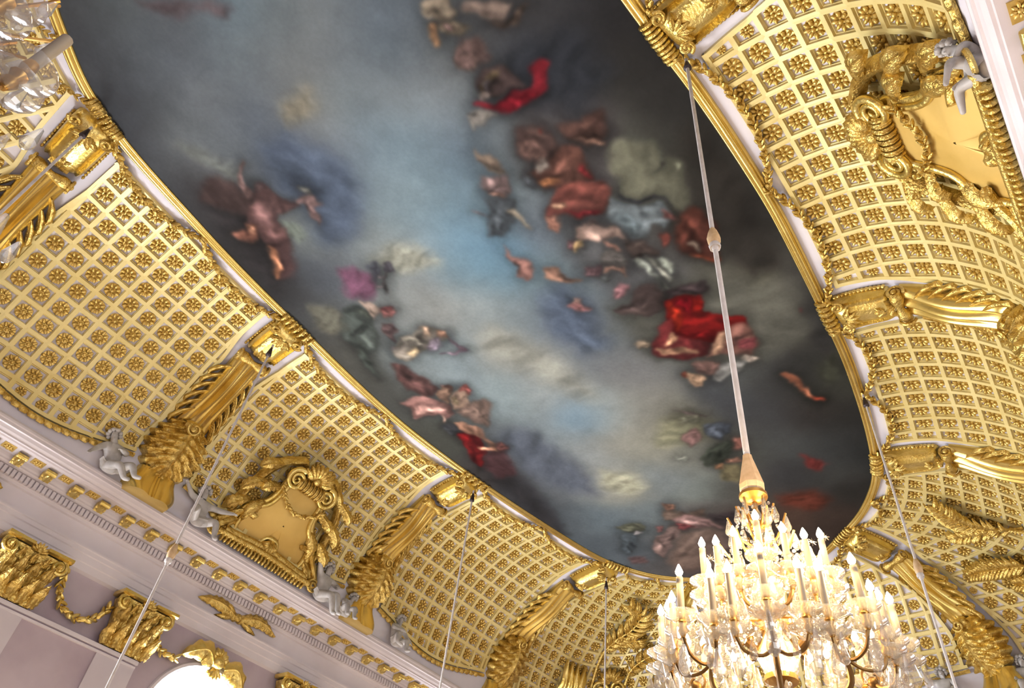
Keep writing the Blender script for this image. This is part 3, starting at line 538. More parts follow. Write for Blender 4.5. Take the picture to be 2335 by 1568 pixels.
# ------------------------------------------------------------ the painted ceiling
PAINT_LIGHT = 1.06    # how bright white paint looks up there (for turning seen colours into paint colours)
def lin(c):
    c = np.asarray(c, float)/255.0
    return np.where(c <= .04045, c/12.92, ((c+.055)/1.055)**2.4)
gx = np.arange(-.27*U, 1.72*U, .026); gy = np.arange(.13*U, 1.03*U, .026)
XX, YY = np.meshgrid(gx, gy, indexing='ij')
def vnoise(x, y, seed):
    rs = np.random.RandomState(seed); T = rs.rand(64, 64)
    xi = np.floor(x).astype(int); yi = np.floor(y).astype(int); fx = x-xi; fy = y-yi
    fx = fx*fx*(3-2*fx); fy = fy*fy*(3-2*fy); g = lambda a, b: T[a % 64, b % 64]
    return (g(xi, yi)*(1-fx)+g(xi+1, yi)*fx)*(1-fy)+(g(xi, yi+1)*(1-fx)+g(xi+1, yi+1)*fx)*fy-.5
def fbm(x, y, seed, o=4): return sum(vnoise(x*2**k, y*2**k, seed+k)*.5**k for k in range(o))
PX = XX+.22*fbm(XX*.8, YY*.8, 3); PY = YY+.22*fbm(XX*.8, YY*.8, 9)
num = np.zeros(XX.shape+(3,), np.float32); den = np.zeros(XX.shape, np.float32)
for x, y, r, g, b in SKY_SAMPLES:
    d2 = (PX-x)**2+(PY-y)**2; w = (np.exp(-d2/(2*.42**2))+.02*np.exp(-d2/(2*1.4**2))+1e-7).astype(np.float32)
    num += w[..., None]*np.array([r, g, b], np.float32); den += w
IMG = num/den[..., None]; IMG = IMG.mean(2, keepdims=True)+.84*(IMG-IMG.mean(2, keepdims=True))
IMG *= (1+.10*fbm(XX*1.1+YY*.5, YY*1.1-XX*.3, 21)+.06*fbm(XX*5, YY*5, 31, 3))[..., None]
QX = XX+.13*fbm(XX*3.5, YY*3.5, 41, 5); QY = YY+.13*fbm(XX*3.5, YY*3.5, 45, 5)
rng = np.random.RandomState(5)
for poly, col, fe in FIGURES:
    P = np.array(poly)
    for _ in range(2):
        Q = np.roll(P, -1, 0); P = np.stack([.86*P+.14*Q, .14*P+.86*Q], 1).reshape(-1, 2)
    fe = 1.15*max(fe, .03); col = tuple(c*(.70 if col[0] > 140 and col[1] < 90 else 1) for c in col)
    a0, a1 = np.searchsorted(gx, [P[:, 0].min()-2*fe-.35, P[:, 0].max()+2*fe+.35]); c0, c1 = np.searchsorted(gy, [P[:, 1].min()-2*fe-.35, P[:, 1].max()+2*fe+.35])
    if a1 <= a0 or c1 <= c0: continue
    x = QX[a0:a1, c0:c1]; y = QY[a0:a1, c0:c1]; ins = np.zeros(x.shape, bool); dist = np.full(x.shape, 1e9)
    for i in range(len(P)):
        ax_, ay_ = P[i]; bx_, by_ = P[(i+1) % len(P)]
        if ay_ != by_:
            cr = ((ay_ > y) != (by_ > y)) & (x < (bx_-ax_)*(y-ay_)/(by_-ay_)+ax_); ins ^= cr
        dx, dy = bx_-ax_, by_-ay_; t = np.clip(((x-ax_)*dx+(y-ay_)*dy)/(dx*dx+dy*dy+1e-12), 0, 1)
        dist = np.minimum(dist, np.hypot(x-ax_-t*dx, y-ay_-t*dy))
    sd = np.where(ins, dist, -dist); k = np.clip(sd/(2*fe)+.5, 0, 1); k = .90*(k*k*(3-2*k))[..., None]
    ext = max(np.ptp(P[:, 0]), np.ptp(P[:, 1]))
    an = col[0]*.7+col[2]; u_ = x*math.cos(an)+y*math.sin(an); v_ = y*math.cos(an)-x*math.sin(an)
    mod = 1+.36*fbm(u_*3/ext+7*col[0], v_*9/ext+3*col[1], 51, 4)+.16*fbm(x*9/ext, y*9/ext, 61, 3)
    if fe < .085:      # painted folds, lit side and dark side of the bodies and drapery
        form = np.clip(sd/(.16*ext+1e-6), 0, 1); mod = mod*(.80+.26*form**.7)*(1+.10*np.clip((x-P[:, 0].mean()-(y-P[:, 1].mean()))/ext*-1.2, -1, 1))
        D = P-P.mean(0); w_, V_ = np.linalg.eigh(D.T@D); ang = math.atan2(V_[1, 1], V_[0, 1])
        for _ in range(int(5+8*min(1, ext/1.5))):
            cp = P.mean(0)+(P[rng.randint(len(P))]-P.mean(0))*rng.uniform(.05, .85)
            aa_ = ang+rng.uniform(-.7, .7); u_ = (x-cp[0])*math.cos(aa_)+(y-cp[1])*math.sin(aa_); v_ = (y-cp[1])*math.cos(aa_)-(x-cp[0])*math.sin(aa_)+.25*u_*u_/ext*rng.uniform(-1, 1)
            mod = mod*(1+rng.choice([-.34, -.22, .26, .38])*np.exp(-(u_/(.20*ext))**2-(v_/(.045*ext+.012))**2))
        hal = .16*np.exp(-(np.maximum(-sd, 0)/.16)**2)[..., None]; IMG[a0:a1, c0:c1] *= 1-hal
    IMG[a0:a1, c0:c1] = IMG[a0:a1, c0:c1]*(1-k)+np.array(col)[None, None, :]*mod[..., None]*k
def soften(I, s):
    n = int(3*s)+1; w = np.exp(-np.arange(-n, n+1)**2/(2*s*s)); w /= w.sum()
    for ax in (0, 1):
        P_ = np.pad(I, [(n, n) if a == ax else (0, 0) for a in range(3)], mode='edge'); I = sum(w[i]*np.take(P_, np.arange(i, i+I.shape[ax]), axis=ax) for i in range(2*n+1))
    return I
IMG = np.clip(soften(IMG, .8), 8, 235)
ALB = np.clip(lin(IMG)/PAINT_LIGHT, .004, .85)
nx, ny = XX.shape
me = bpy.data.meshes.new('painting_canvas')
import itertools
LO = LOOP+LNORM*.05; ins = np.zeros(XX.shape, bool)
for i in range(len(LO)):
    ax_, ay_ = LO[i]; bx_, by_ = LO[(i+1) % len(LO)]
    if ay_ != by_: ins ^= ((ay_ > YY) != (by_ > YY)) & (XX < (bx_-ax_)*(YY-ay_)/(by_-ay_)+ax_)
idx = np.arange(nx*ny).reshape(nx, ny)
fm = ins[:-1, :-1] & ins[1:, :-1] & ins[1:, 1:] & ins[:-1, 1:]
quads = np.stack([idx[:-1, :-1], idx[:-1, 1:], idx[1:, 1:], idx[1:, :-1]], -1)[fm]
used = np.unique(quads); remap = np.full(nx*ny, -1); remap[used] = np.arange(len(used)); quads = remap[quads]
co = np.c_[XX.ravel(), YY.ravel(), np.full(nx*ny, GZ-.03)][used]
PC = Vector((.72*U, .58*U, GZ-.03))
me.vertices.add(len(co)); me.vertices.foreach_set('co', (co-np.array(PC)).ravel())
me.loops.add(quads.size); me.loops.foreach_set('vertex_index', quads.ravel().astype(np.int32))
me.polygons.add(len(quads)); me.polygons.foreach_set('loop_start', (np.arange(len(quads))*4).astype(np.int32))
try: me.polygons.foreach_set('loop_total', np.full(len(quads), 4, np.int32))
except Exception: pass
me.update(); me.validate()
ca = me.color_attributes.new('paint', 'FLOAT_COLOR', 'POINT')
ca.data.foreach_set('color', np.c_[ALB.reshape(-1, 3)[used], np.ones(len(used))].astype(np.float32).ravel())
pm = bpy.data.materials.new('oil_paint_on_plaster'); pm.use_nodes = True; nt = pm.node_tree; b = nt.nodes['Principled BSDF']
at_ = nt.nodes.new('ShaderNodeAttribute'); at_.attribute_name = 'paint'
n1 = nt.nodes.new('ShaderNodeTexNoise'); n1.inputs['Scale'].default_value = 14; n1.inputs['Detail'].default_value = 8
tc = nt.nodes.new('ShaderNodeTexCoord'); mr = nt.nodes.new('ShaderNodeMapRange'); mr.inputs['To Min'].default_value = .86; mr.inputs['To Max'].default_value = 1.14
mx = nt.nodes.new('ShaderNodeVectorMath'); mx.operation = 'SCALE'
nt.links.new(tc.outputs['Object'], n1.inputs['Vector']); nt.links.new(n1.outputs['Fac'], mr.inputs['Value']); nt.links.new(at_.outputs['Color'], mx.inputs[0]); nt.links.new(mr.outputs[0], mx.inputs['Scale']); nt.links.new(mx.outputs[0], b.inputs['Base Color'])
b.inputs['Roughness'].default_value = .75; b.inputs['Specular IOR Level'].default_value = .05
me.materials.append(pm)
po = bpy.data.objects.new('ceiling_painting', me); COL.objects.link(po); po.location = PC
tag(po, 'large painted ceiling of cloudy sky and flying figures inside the gilded frame', 'painting')

# gilded frame round the painting, with a bound knot at every rib
fr = thing('ceiling_frame', 'long curved gilded moulding framing the painted ceiling', 'frame', (.72*U, .58*U, GZ))
mb = MB(); SECT = []
for c, r in ((.028, .035), (.105, .062), (.175, .028)):
    SECT += [(c+r*math.cos(PI-PI*i/8)*.98, -.035-r*math.sin(PI*i/8)) for i in range(9)]
SECT = [(-.01, .0)]+SECT+[(.21, .0)]
mb.grid([[(LOOP[i][0]+LNORM[i][0]*d, LOOP[i][1]+LNORM[i][1]*d, GZ+h) for d, h in SECT] for i in range(len(LOOP))], cu=True)
mb.build('moulding', M['gold_smooth'], fr)
def lp(i, d, h): i %= len(LOOP); return Vector((LOOP[i][0]+LNORM[i][0]*d, LOOP[i][1]+LNORM[i][1]*d, GZ+h))
for k in keys:
    mb = MB(); i0 = JI[k]; seg = .06
    dl = np.linalg.norm(np.roll(LOOP, -1, 0)-LOOP, axis=1)
    for s in range(-5, 6):
        acc = 0; j = i0
        while acc < abs(s)*seg: acc += dl[j % len(LOOP)]; j += 1 if s > 0 else -1
        c = lp(j, .10, -.05); tx = (lp(j+1, 0, 0)-lp(j-1, 0, 0)).normalized(); nx_ = Vector((LNORM[j % len(LOOP)][0], LNORM[j % len(LOOP)][1], 0))
        R = .098-.006*abs(s)/5+(.010 if s % 2 == 0 else 0)
        mb.tube([c+nx_*R*1.1*math.cos(PI*q/8)*-1+Vector((0, 0, -R*math.sin(PI*q/8)*1.05)) for q in range(9)], .036, 6)
    mb.build('knot', M['gold_carved'], fr)

# ------------------------------------------------------------ coffered lattice panels
rs = MB()
for k in range(8):
    a = 2*PI*k/8; c, s = math.cos(a), math.sin(a)
    rs.ell((.100*c, .100*s, .034), ((.056*c, .056*s, .012), (-.033*s, .033*c, 0), (0, 0, .034)), 7, 4)
    a += PI/8; c, s = math.cos(a), math.sin(a); 
rs.lathe((0, 0, 0), [(.150, .0), (.146, .010), (.12, .012)], 16); rs.ell((0, 0, .050), ((.036, 0, 0), (0, .036, 0), (0, 0, .034)), 8, 5)
ros_me = None
def amargin(e): return np.interp(e, [0, .08, .22, .36, .62, .8, 1], [.66, .64, .60, .47, .50, .66, .66])
PITCH = .43
def panel(k, label, group, skip=lambda o, a: False):
    global ros_me
    b = BAYS[k]; A = b.A; top = .34
    def bot(o):
        lo, hi = b.lim(A-.5); q = (o-(lo+hi)/2)/((hi-lo)/2); return A-.62+.22*math.cos(PI*min(1, abs(q)))
    def side(a): lo, hi = b.lim(a); m = float(amargin(a/A)); return lo+m, hi-m
    pc = b.p0(0, A*.5); root = thing('lattice_panel', label, 'ceiling panel', pc, group)
    mb = MB(); bw = .042; H1 = .075; spots = []
    rowsn = int((A-top-.45)/PITCH); 
    amax = max(abs(b.lo.min()), abs(b.hi.max())); nc = int(amax/PITCH)+1
    for j in range(rowsn+1):
        for i in range(-nc, nc+1):
            o0, o1 = (i-.5)*PITCH, (i+.5)*PITCH; a0, a1 = top+j*PITCH, top+(j+1)*PITCH
            bb = bot((o0+o1)/2)
            if a0 > bb-.12: continue
            a1 = min(a1, bb); l0, h0 = side(a0); l1, h1 = side(a1)
            q = [(min(max(o0, l0), h0), a0), (min(max(o1, l0), h0), a0), (min(max(o1, l1), h1), a1), (min(max(o0, l1), h1), a1)]
            wt, wb = q[1][0]-q[0][0], q[2][0]-q[3][0]
            if max(wt, wb) < .03: continue
            cx = sum(p[0] for p in q)/4; cyy = sum(p[1] for p in q)/4
            if skip(cx, cyy): continue
            p, X, Y, N = b.frame(cx, cyy)
            def pos(o, a, h): return b.p0(o, a)+N*h
            outer = [pos(o, a, H1) for o, a in q]
            def inset(d, h):
                r = []
                for o, a in q:
                    sx = 1 if o < cx else -1; sy = 1 if a < cyy else -1
                    dd = min(d, abs(cx-o)*.98); da = min(d, abs(cyy-a)*.98)
                    r.append(b.p0(o+sx*dd, a+sy*da)+N*h)
                return r
            r1, r2, r3, r4 = inset(bw, H1), inset(bw+.004, .034), inset(bw+.014, .032), inset(bw+.018, .004)
            n = len(mb.v); mb.v += [tuple(v) for r in (outer, r1, r2, r3, r4) for v in r]
            for L in range(4):
                for e in range(4): mb.f.append((n+L*4+e, n+L*4+(e+1) % 4, n+L*4+4+(e+1) % 4, n+L*4+4+e))
            w_ = min(wt, wb); hgt = a1-a0
            if min(w_, hgt) > .20: spots.append((p, X, Y, N, min(1.0, w_/PITCH*1.04, hgt/PITCH*1.04)))
    # raised border along the outline
    ed = []
    aa = np.linspace(top, A-.5, 40)
    for sd in (0, 1):
        line = []
        for a in aa:
            o = side(a)[sd]
            if a <= bot(o): line.append((o, a))
        for d0, d1, hh in ((-.01, .075, .080),):
            s_ = -1 if sd == 0 else 1; rows = []
            for o, a in line:
                p, X, Y, N = b.frame(o, a); rows.append([p-X*s_*.06+N*0, p-X*s_*.06+N*hh, p+X*s_*.02+N*hh, p+X*s_*.02])
            if len(rows) > 1: mb.grid(rows)
    for arow, sg in ((lambda o: top, -1), (bot, 1)):
        l, h = side(arow(0)); rows = []
        for o in np.linspace(l-.03, h+.03, 40):
            p, X, Y, N = b.frame(o, arow(o)); rows.append([p-Y*sg*.04, p-Y*sg*.04+N*.08, p+Y*sg*.03+N*.08, p+Y*sg*.03])
        mb.grid(rows)
    mb.build('lattice', M['gold_paint'], root, False)
    eye = Vector((0, 0, EYE)); spots.sort(key=lambda s: (s[0]-eye).length/s[4])
    rest = MB()
    for n_, (p, X, Y, N, s) in enumerate(spots):
        R = Matrix((X, N.cross(X), N)).transposed()
        if n_ < 100:
            if ros_me is None: ros_me = rs.build('rosette', M['gold_rosette'], root, True, (0, 0, 0)); o = ros_me
            else: o = ros_me.copy(); COL.objects.link(o)
            o.name = 'rosette'; o.parent = root; o['_o'] = [0, 0, 0]
            o.matrix_basis = Matrix.LocRotScale(p+N*.004-pc, R.to_quaternion(), Vector((s, s, s)))
        else: rest.add([p+N*.004+(R @ (Vector(v)*s)) for v in rs.v], rs.f)
    if rest.v:
        o = rest.build('rosettes_below', M['gold_rosette'], root); o['kind'] = 'stuff'
    # carved edge at the foot of the panel
    l, h = side(bot(0)); mb = MB(); line = [b.at(o, bot(o)+.10, .05) for o in np.linspace(l-.05, h+.05, 46)]
    mb.tube(line, .05, 6)
    for i in range(2, 44, 2):
        o = l+(h-l)*i/45; p, X, Y, N = b.frame(o, bot(o)+.12)
        mb.ell(p+N*.07, (X*.11, Y*.07, N*.05), 6, 4)
    mb.build('carved_edge', M['gold_carved'], root)
GP = 'gilded lattice panels of the cove'
panel('m', 'gilded lattice panel in the upper left corner behind the glass chandelier', GP)
panel('0', 'gilded lattice panel on the left side between the two uppermost left ribs', GP)
panel('1', 'gilded lattice panel on the left side holding the gold cartouche', GP)
panel('2', 'gilded lattice panel on the left side just right of the cartouche panel', GP)
panel('3', 'curved gilded corner lattice panel left of the lit chandelier', GP)
panel('4', 'gilded lattice panel at the far end directly behind the lit chandelier', GP)
panel('r4', 'curved gilded corner lattice panel at lower right with spreading palm leaves', GP)
panel('r3', 'gilded lattice panel on the right side above the lower right corner', GP)
panel('r2', 'largest gilded lattice panel on the right side, at upper right', GP)
panel('r1', 'gilded lattice panel cut by the top edge above the upper right rib', GP)

# ------------------------------------------------------------ scroll ribs
def sweep(st, es, fn): return [[st.at(e, w, h) for w, h in fn((e-es[0])/(es[-1]-es[0]))] for e in es]
def rib(k, label):
    st = Station(k); A = st.A; root = thing('scroll_rib', label, 'rib', st.at(0.02, 0, 0), 'gilded ribs of the cove')
    S = np.linspace(-1, 1, 33)
    # cushion block at the top
    mb = MB(); pr = [(0, 1.0), (.35, .95), (.60, .80), (.70, .58), (.76, .48), (.80, .60), (.86, .78), (.92, .66), (.97, .4), (1.0, 0)]
    def cap(e):
        k_ = max(0.0, 1-abs(2*e-1)**5)**.5; wd = .41*(.80+.20*k_)*(1-.10*e)
        return [(wd*s, .34*k_*np.interp(abs(s), [q[0] for q in pr], [q[1] for q in pr])-.02) for s in S]
    mb.grid(sweep(st, np.linspace(.02, .235, 30), cap)); mb.build('cushion_block', M['gold'], root)
    mb = MB()
    for s in (-1, 1):
        p, T, N = st.frame(.045); mb.tube(spiral(p+st.W*s*.30+N*.24, st.W*s, T, .11, 1.6, 26, 1), .03, 6)
        for e in np.linspace(.05, .22, 13): q, T, N = st.frame(e); mb.ell(q+st.W*s*.405*(1-.1*e)+N*.05, (st.W*.03, T*.045, N*.045), 6, 4)
    p, T, N = st.frame(.05)
    for q in (-2, -1, 0, 1, 2): mb.leaf([p+(T*math.cos(q*.5)+st.W*math.sin(q*.5))*(.05+.26*e)+N*(.30+.05*math.sin(PI*e)) for e in np.linspace(0, 1, 7)], (st.W*math.cos(q*.5)-T*math.sin(q*.5)), N, .06, 3, .3)
    mb.build('carved_sprig', M['gold_carved'], root)
    mb = MB(); p, T, N = st.frame(.21)
    for q in (-1, 0, 1): mb.leaf([p-(T*math.cos(q*.6)+st.W*math.sin(q*.6))*(.02+.20*e)+N*(.28+.05*math.sin(PI*e)) for e in np.linspace(0, 1, 7)], (st.W*math.cos(q*.6)-T*math.sin(q*.6)), N, .06, 3, .3)
    mb.build('carved_sprig', M['gold_carved'], root)
    # collar of two volutes
    mb = MB(); p, T, N = st.frame(.262)
    mb.tube([p+st.W*w+N*(.18+.06*math.cos(w*4)) for w in np.linspace(-.34, .34, 13)], [.09, .11, .12, .11, .09, .07, .06, .07, .09, .11, .12, .11, .09], 10)
    for s in (-1, 1):
        mb.tube(spiral(p+st.W*s*.36+N*.20, T, N, .15, 1.7, 28, s), .032, 6); mb.ell(p+st.W*s*.37+N*.2, (T*.06, N*.06, st.W*.05), 8, 5)
    for q in (-2, -1, 0, 1, 2): mb.leaf([p-T*.02+(N*.8-T*.6).normalized()*(.18+.14*e)+st.W*q*(.03+.06*e) for e in np.linspace(0, 1, 6)], st.W, (N*.6+T*.8), .05, 2, .3)
    mb.build('scroll_collar', M['gold_carved'], root)
    # fluted shaft
    mb = MB()
    def shaft(e):
        wd = .36-.05*math.sin(PI*e)+.02*e; H = (.20+.20*math.sin(PI*min(1, e*1.1))**1.2)*min(1, (1-e)*8+.55)
        return [(wd*s, -.02 if abs(s) == 1 else H*(.62+.38*abs(math.cos(1.5*PI*s)))*(1-.25*s*s)) for s in S]
    mb.grid(sweep(st, np.linspace(.27, .655, 34), shaft))
    mb.build('fluted_shaft', M['gold_smooth'], root)
    mb = MB()
    for s in (-1, 1):
        for q in range(6):
            e0 = .33+.050*q; es = np.linspace(0, 1, 12)
            sp = [st.at(e0+.10*e, s*(.27+.22*math.sin(PI*.5*e)), .24-.16*e) for e in es]; fr_ = [st.frame(e0+.10*e) for e in es]
            mb.leaf(sp, [(f[1]*.5+st.W*s).normalized() for f in fr_], [f[2] for f in fr_], .125, 2, .22, .03)
    mb.build('side_leaves', M['gold_carved'], root)
    mb = MB(); p, T, N = st.frame(.655)
    mb.tube([p+st.W*w+N*.22 for w in np.linspace(-.2, .2, 7)], [.08, .13, .15, .15, .15, .13, .08], 12); mb.tube(spiral(p+N*.40, st.W, T, .15, 1.5, 26), .028, 6)
    mb.build('lower_scroll', M['gold_carved'], root)
    # big acanthus leaf
    mb = MB()
    def aca(e):
        wd = (.26+.44*math.sin(PI*min(1, .12+e*.80))**1.1)*(.80+.20*abs(math.sin(6.5*PI*e))); row = []
        for s in S:
            h = .10+.36*math.sin(PI*(.12+.80*e))*(1-.55*s*s)+.055*math.cos(13*PI*(e-.28*abs(s)))*min(1, abs(s)*3)+.07*math.exp(-(s/.07)**2)
            row.append((wd*s, -.02 if abs(s) == 1 else h))
        return row
    mb.grid(sweep(st, np.linspace(.645, .905, 60), aca)); mb.build('acanthus_leaf', M['gold_carved'], root)
    # smooth foot with two lobes
    mb = MB()
    def foot(e):
        wd = .42+.14*math.sin(PI*e*.75)**2; H = .22+.24*e
        return [(wd*s, -.05 if abs(s) == 1 else H*(.72+.28*abs(math.sin(PI*s))**.7)*(1-.3*s**6)+(.05 if abs(s) < .08 else 0)) for s in S]
    rows = sweep(st, np.linspace(.885, 1.01, 20), foot); mb.grid(rows)
    n = len(mb.v); cpt = st.at(1.01, 0, -.05); mb.v.append(tuple(cpt)); q = n-len(S)
    for i in range(len(S)-1): mb.f.append((q+i, q+i+1, n))
    mb.build('lobed_foot', M['gold_smooth'], root)
    # iron cone the chandelier cord passes through
    return root, st
RIBS = {}
RL = {'0': 'gilded scroll rib at the left edge, topmost on the left side', '1': 'gilded scroll rib between the two large left lattice panels, standing on the cornice', '2': 'gilded scroll rib just right of the gold cartouche on the left side', '3': 'gilded scroll rib lower centre, left of the palm leaf corner panel', '4': 'gilded scroll rib of the far end hidden behind the lit chandelier', 'r4': 'gilded scroll rib running down to the lower right beside the lit chandelier', 'r3': 'short gilded scroll rib at the right edge, above the lower right corner panel', 'r2': 'long gilded scroll rib at the right edge below the upper right panel', 'r1': 'gilded scroll rib at the top edge, right of the painting'}
for k, l in RL.items(): RIBS[k] = rib(k, l)

# ------------------------------------------------------------ leaf garlands hung along the frame
def rope(mb, pts, r=.075, step=.105):
    pts = [Vector(p) for p in pts]; acc = 0; n = 0
    for i in range(1, len(pts)):
        d = pts[i]-pts[i-1]; L = d.length
        while acc < L:
            p = pts[i-1]+d*(acc/L); t = d.normalized(); up = Vector((0, 0, 1)); sd = t.cross(up); sd = sd.normalized() if sd.length > .01 else Vector((1, 0, 0)); u2 = sd.cross(t)
            a = n*2.1; w = (sd*math.cos(a)+u2*math.sin(a)); v = (u2*math.cos(a)-sd*math.sin(a))
            mb.ell(p+w*r*.45, ((t*.9+w*.5)*r*1.35, v*r*.75, w*r*.55), 6, 4)
            mb.ell(p-w*r*.45, ((t*.9-w*.5)*r*1.2, v*r*.7, w*r*.55), 6, 4)
            n += 1; acc += step
        acc -= L
def garland(k, half, label):
    b = BAYS[k]; lo, hi = b.lo[0], b.hi[0]; L = hi-lo; mb = MB()
    o0, o1 = (lo+.35, 0) if half == 0 else (0.0, hi-.35)
    pts = []
    for e in np.linspace(0, 1, 30):
        sag = .05+.36*math.sin(PI*e)**.8; pts.append(b.at(o0+(o1-o0)*e, sag, .10))
    rope(mb, pts, .07 if L > 3 else .055)
    o = mb.build('leaf_garland', M['gold_carved'], None, True, pts[15]); tag(o, label, 'garland', 'leaf garlands under the frame'); return o
GL = {'m': ('leaf garland behind the hanging glass at the far upper left', 'leaf garland at upper left ending at the topmost left rib'),
 '0': ('leaf garland along the upper left panel between two ribs, upper half', 'leaf garland along the upper left panel between two ribs, lower half'),
 '1': ('leaf garland above the cartouche panel, nearer the left rib', 'leaf garland above the cartouche panel, nearer the right rib'),
 '2': ('leaf garland at the head of the panel right of the cartouche, left half', 'leaf garland at the head of the panel right of the cartouche, right half'),
 '3': ('leaf garland on the left corner panel beginning at its left rib', 'leaf garland on the left corner panel ending behind the lit candles'),
 '4': ('leaf garland on the far end panel, left half, behind candles', 'leaf garland on the far end panel, right half, behind candles'),
 'r4': ('leaf garland on the right corner panel, lower half', 'leaf garland on the right corner panel, upper half by the white gap'),
 'r3': ('leaf garland on the middle right panel, lower half by the hanging cord', 'leaf garland on the middle right panel, upper half'),
 'r2': ('leaf garland on the upper right panel, lower half', 'leaf garland on the upper right panel, upper half near the main cord'),
 'r1': ('leaf garland at the top edge right of the painting', 'leaf garland past the top edge right of the painting')}
for k, (a, b_) in GL.items():
    garland(k, 0, a)
    if k != 'r1': garland(k, 1, b_)

# ------------------------------------------------------------ cartouches on the two window bays
def cartouche(k, o, a, lean, label):
    b = BAYS[k]; p, X, Y, N = b.frame(o, a); V = (-Y*math.cos(lean)+N*math.sin(lean)).normalized(); Nn = X.cross(V); Nn = Nn if Nn.dot(N) > 0 else -Nn
    O = p+N*.12
    K = 1.12
    q = lambda u, v, n=0.0: O+X*u*K+V*v*K+Nn*n
    root = thing('cartouche', label, 'cartouche', O, 'gold cartouches of the cove')
    R = [(.0, -.42), (.14, -.46), (.22, -.66), (.42, -.86), (.68, -.80), (.82, -.50), (.74, -.12), (.52, .10), (.44, .34), (.40, .62), (.2, .70)]
    out = R+[(0, .70)]+[(-u, v) for u, v in R[1:]][::-1]
    C = catmull(out, 5)
    mb = MB(); cen = np.array([0, -.1]); rows = []
    for r in np.linspace(1, .02, 10): rows.append([q(*(cen+(c-cen)*r), .16+.06*(1-r*r)) for c in C])
    mb.grid([[q(c[0], c[1], -.10) for c in C]]+rows, cv=True); mb.build('shield', M['gold_matte'], root)
    mb = MB(); mb.tube([q(c[0]*1.03, c[1]*1.03, .19) for c in C], .055, 8, closed=True); mb.tube([q(c[0]*1.16, -.1+(c[1]+.1)*1.14, .12) for c in C], .075, 8, closed=True); mb.build('rolled_border', M['gold'], root)
    mb = MB()
    for s in (-1, 1):
        st = catmull([(.30*s, 1.02), (.62*s, 1.08), (.90*s, .80), (1.06*s, .30), (1.12*s, -.30), (1.0*s, -.80), (.66*s, -1.08), (.34*s, -1.0)], 6, False)[:-12]
        mb.grid([[q(c[0]*f, c[1]*f+.0, n) for f, n in ((.90, .02), (.92, .15), (.97, .20), (1.03, .15), (1.06, .0))] for c in st])
    mb.build('outer_strap', M['gold_carved'], root)
    for s in (-1, 1): mb = MB(); mb.tube(spiral(q(.40*s, .80, .26), X*s, V, .25, 2.1, 44, -1, .03, PI*.6), [.062-.035*i/43 for i in range(44)], 8); mb.build('volute', M['gold'], root)
    mb = MB()
    for i in range(15):
        u = -.30+.60*i/14; r = .11+.02*(i % 2); mb.tube([q(u, .78+r*math.cos(2*PI*j/12), .22+r*math.sin(2*PI*j/12)) for j in range(12)], .024, 5, closed=True)
    mb.tube([q(u, .78, .22) for u in np.linspace(-.34, .34, 8)], .105, 10); mb.build('ribbed_roll', M['gold_carved'], root)
    mb = MB(); rope(mb, [q(u, .22+.40*(u/.62)**2, .26+.04*math.cos(u*2)) for u in np.linspace(-.56, .56, 24)], .055, .09); mb.build('chain', M['gold_carved'], root)
    mb = MB()
    for i in range(9):
        t = -1.15+2.3*i/8; mb.leaf([q((.05+.38*e)*math.sin(t), .92+(.05+.38*e)*math.cos(t), .18+.16*math.sin(PI*e*.8)) for e in np.linspace(0, 1, 9)], (X*math.cos(t)-V*math.sin(t)), Nn, .10, 3, .35)
    mb.ell(q(0, .98, .24), (X*.12, V*.12, Nn*.10), 8, 5); mb.build('shell_crown', M['gold_carved'], root)
    mb = MB()
    for s in (-1, 1):
        for (u0, v0, u1, v1) in ((.86, .45, 1.24, .05), (.92, .0, 1.30, -.42), (.86, -.45, 1.20, -.95), (.60, .1, .84, -.45), (.56, .5, .90, .25), (.8, .9, 1.2, .6)):
            mb.leaf([q(s*(u0+(u1-u0)*e+.10*math.sin(PI*e)), v0+(v1-v0)*e, .14+.14*math.sin(PI*e)) for e in np.linspace(0, 1, 14)], (X*s*.7+V*.5).normalized(), Nn, .16, 5, .3, .06)
        for (u0, v0, t) in ((.0, -.46, .25), (.0, -.46, .75), (.0, -.46, 1.2)):
            mb.leaf([q(s*.24*e*math.sin(t), v0-.02-.34*e*math.cos(t), .2+.16*math.sin(PI*e)) for e in np.linspace(0, 1, 10)], (X*s*math.cos(t)+V*math.sin(t)), Nn, .07, 4, .3)
    mb.build('acanthus_leaves', M['gold_carved'], root)
    mb = MB(); by = b.p0(o, a); zb = EYE+.700*U
    foot = lambda u, n, h: Vector(((by+X*u).x, (by+X*u).y, zb+h))+Vector((0, N.y/abs(N.y)*n, 0))
    yk = (BO[k][1]*U-by.y)*(1 if N.y < 0 else -1)   # distance back to the cove foot
    for i in range(25):
        u = -1.15+2.3*i/24; mb.ell(foot(u, .13-yk, .10), ((.042, 0, 0), (0, .09, 0), (0, 0, .12)), 6, 5)
    mb.tube([foot(u, .16-yk, .20+.03*math.cos(u*2.6)) for u in np.linspace(-1.3, 1.3, 25)], .07, 8); mb.tube([foot(u, .12-yk, .32+.05*math.cos(u*2.4)) for u in np.linspace(-1.15, 1.15, 25)], .09, 8)
    for s in (-1, 1):
        c = foot(s*1.42, .17-yk, .17); mb.tube(spiral(c, Vector((1, 0, 0)), Vector((0, 0, 1)), .18, 2, 34, s), .035, 6)
        mb.tube(catmull([tuple(foot(s*1.42, .14-yk, .33)), tuple(foot(s*1.2, .2-yk, .62)), tuple(foot(s*.95, .3-yk, .78)), tuple(foot(s*.7, .35-yk, .70))], 6, False)[:-6], .07, 7)
    mb.build('scrolled_base', M['gold_carved'], root)
    return root
cartouche('1', .02, 3.70, .30, 'gold cartouche with blank shield standing on the left cornice')
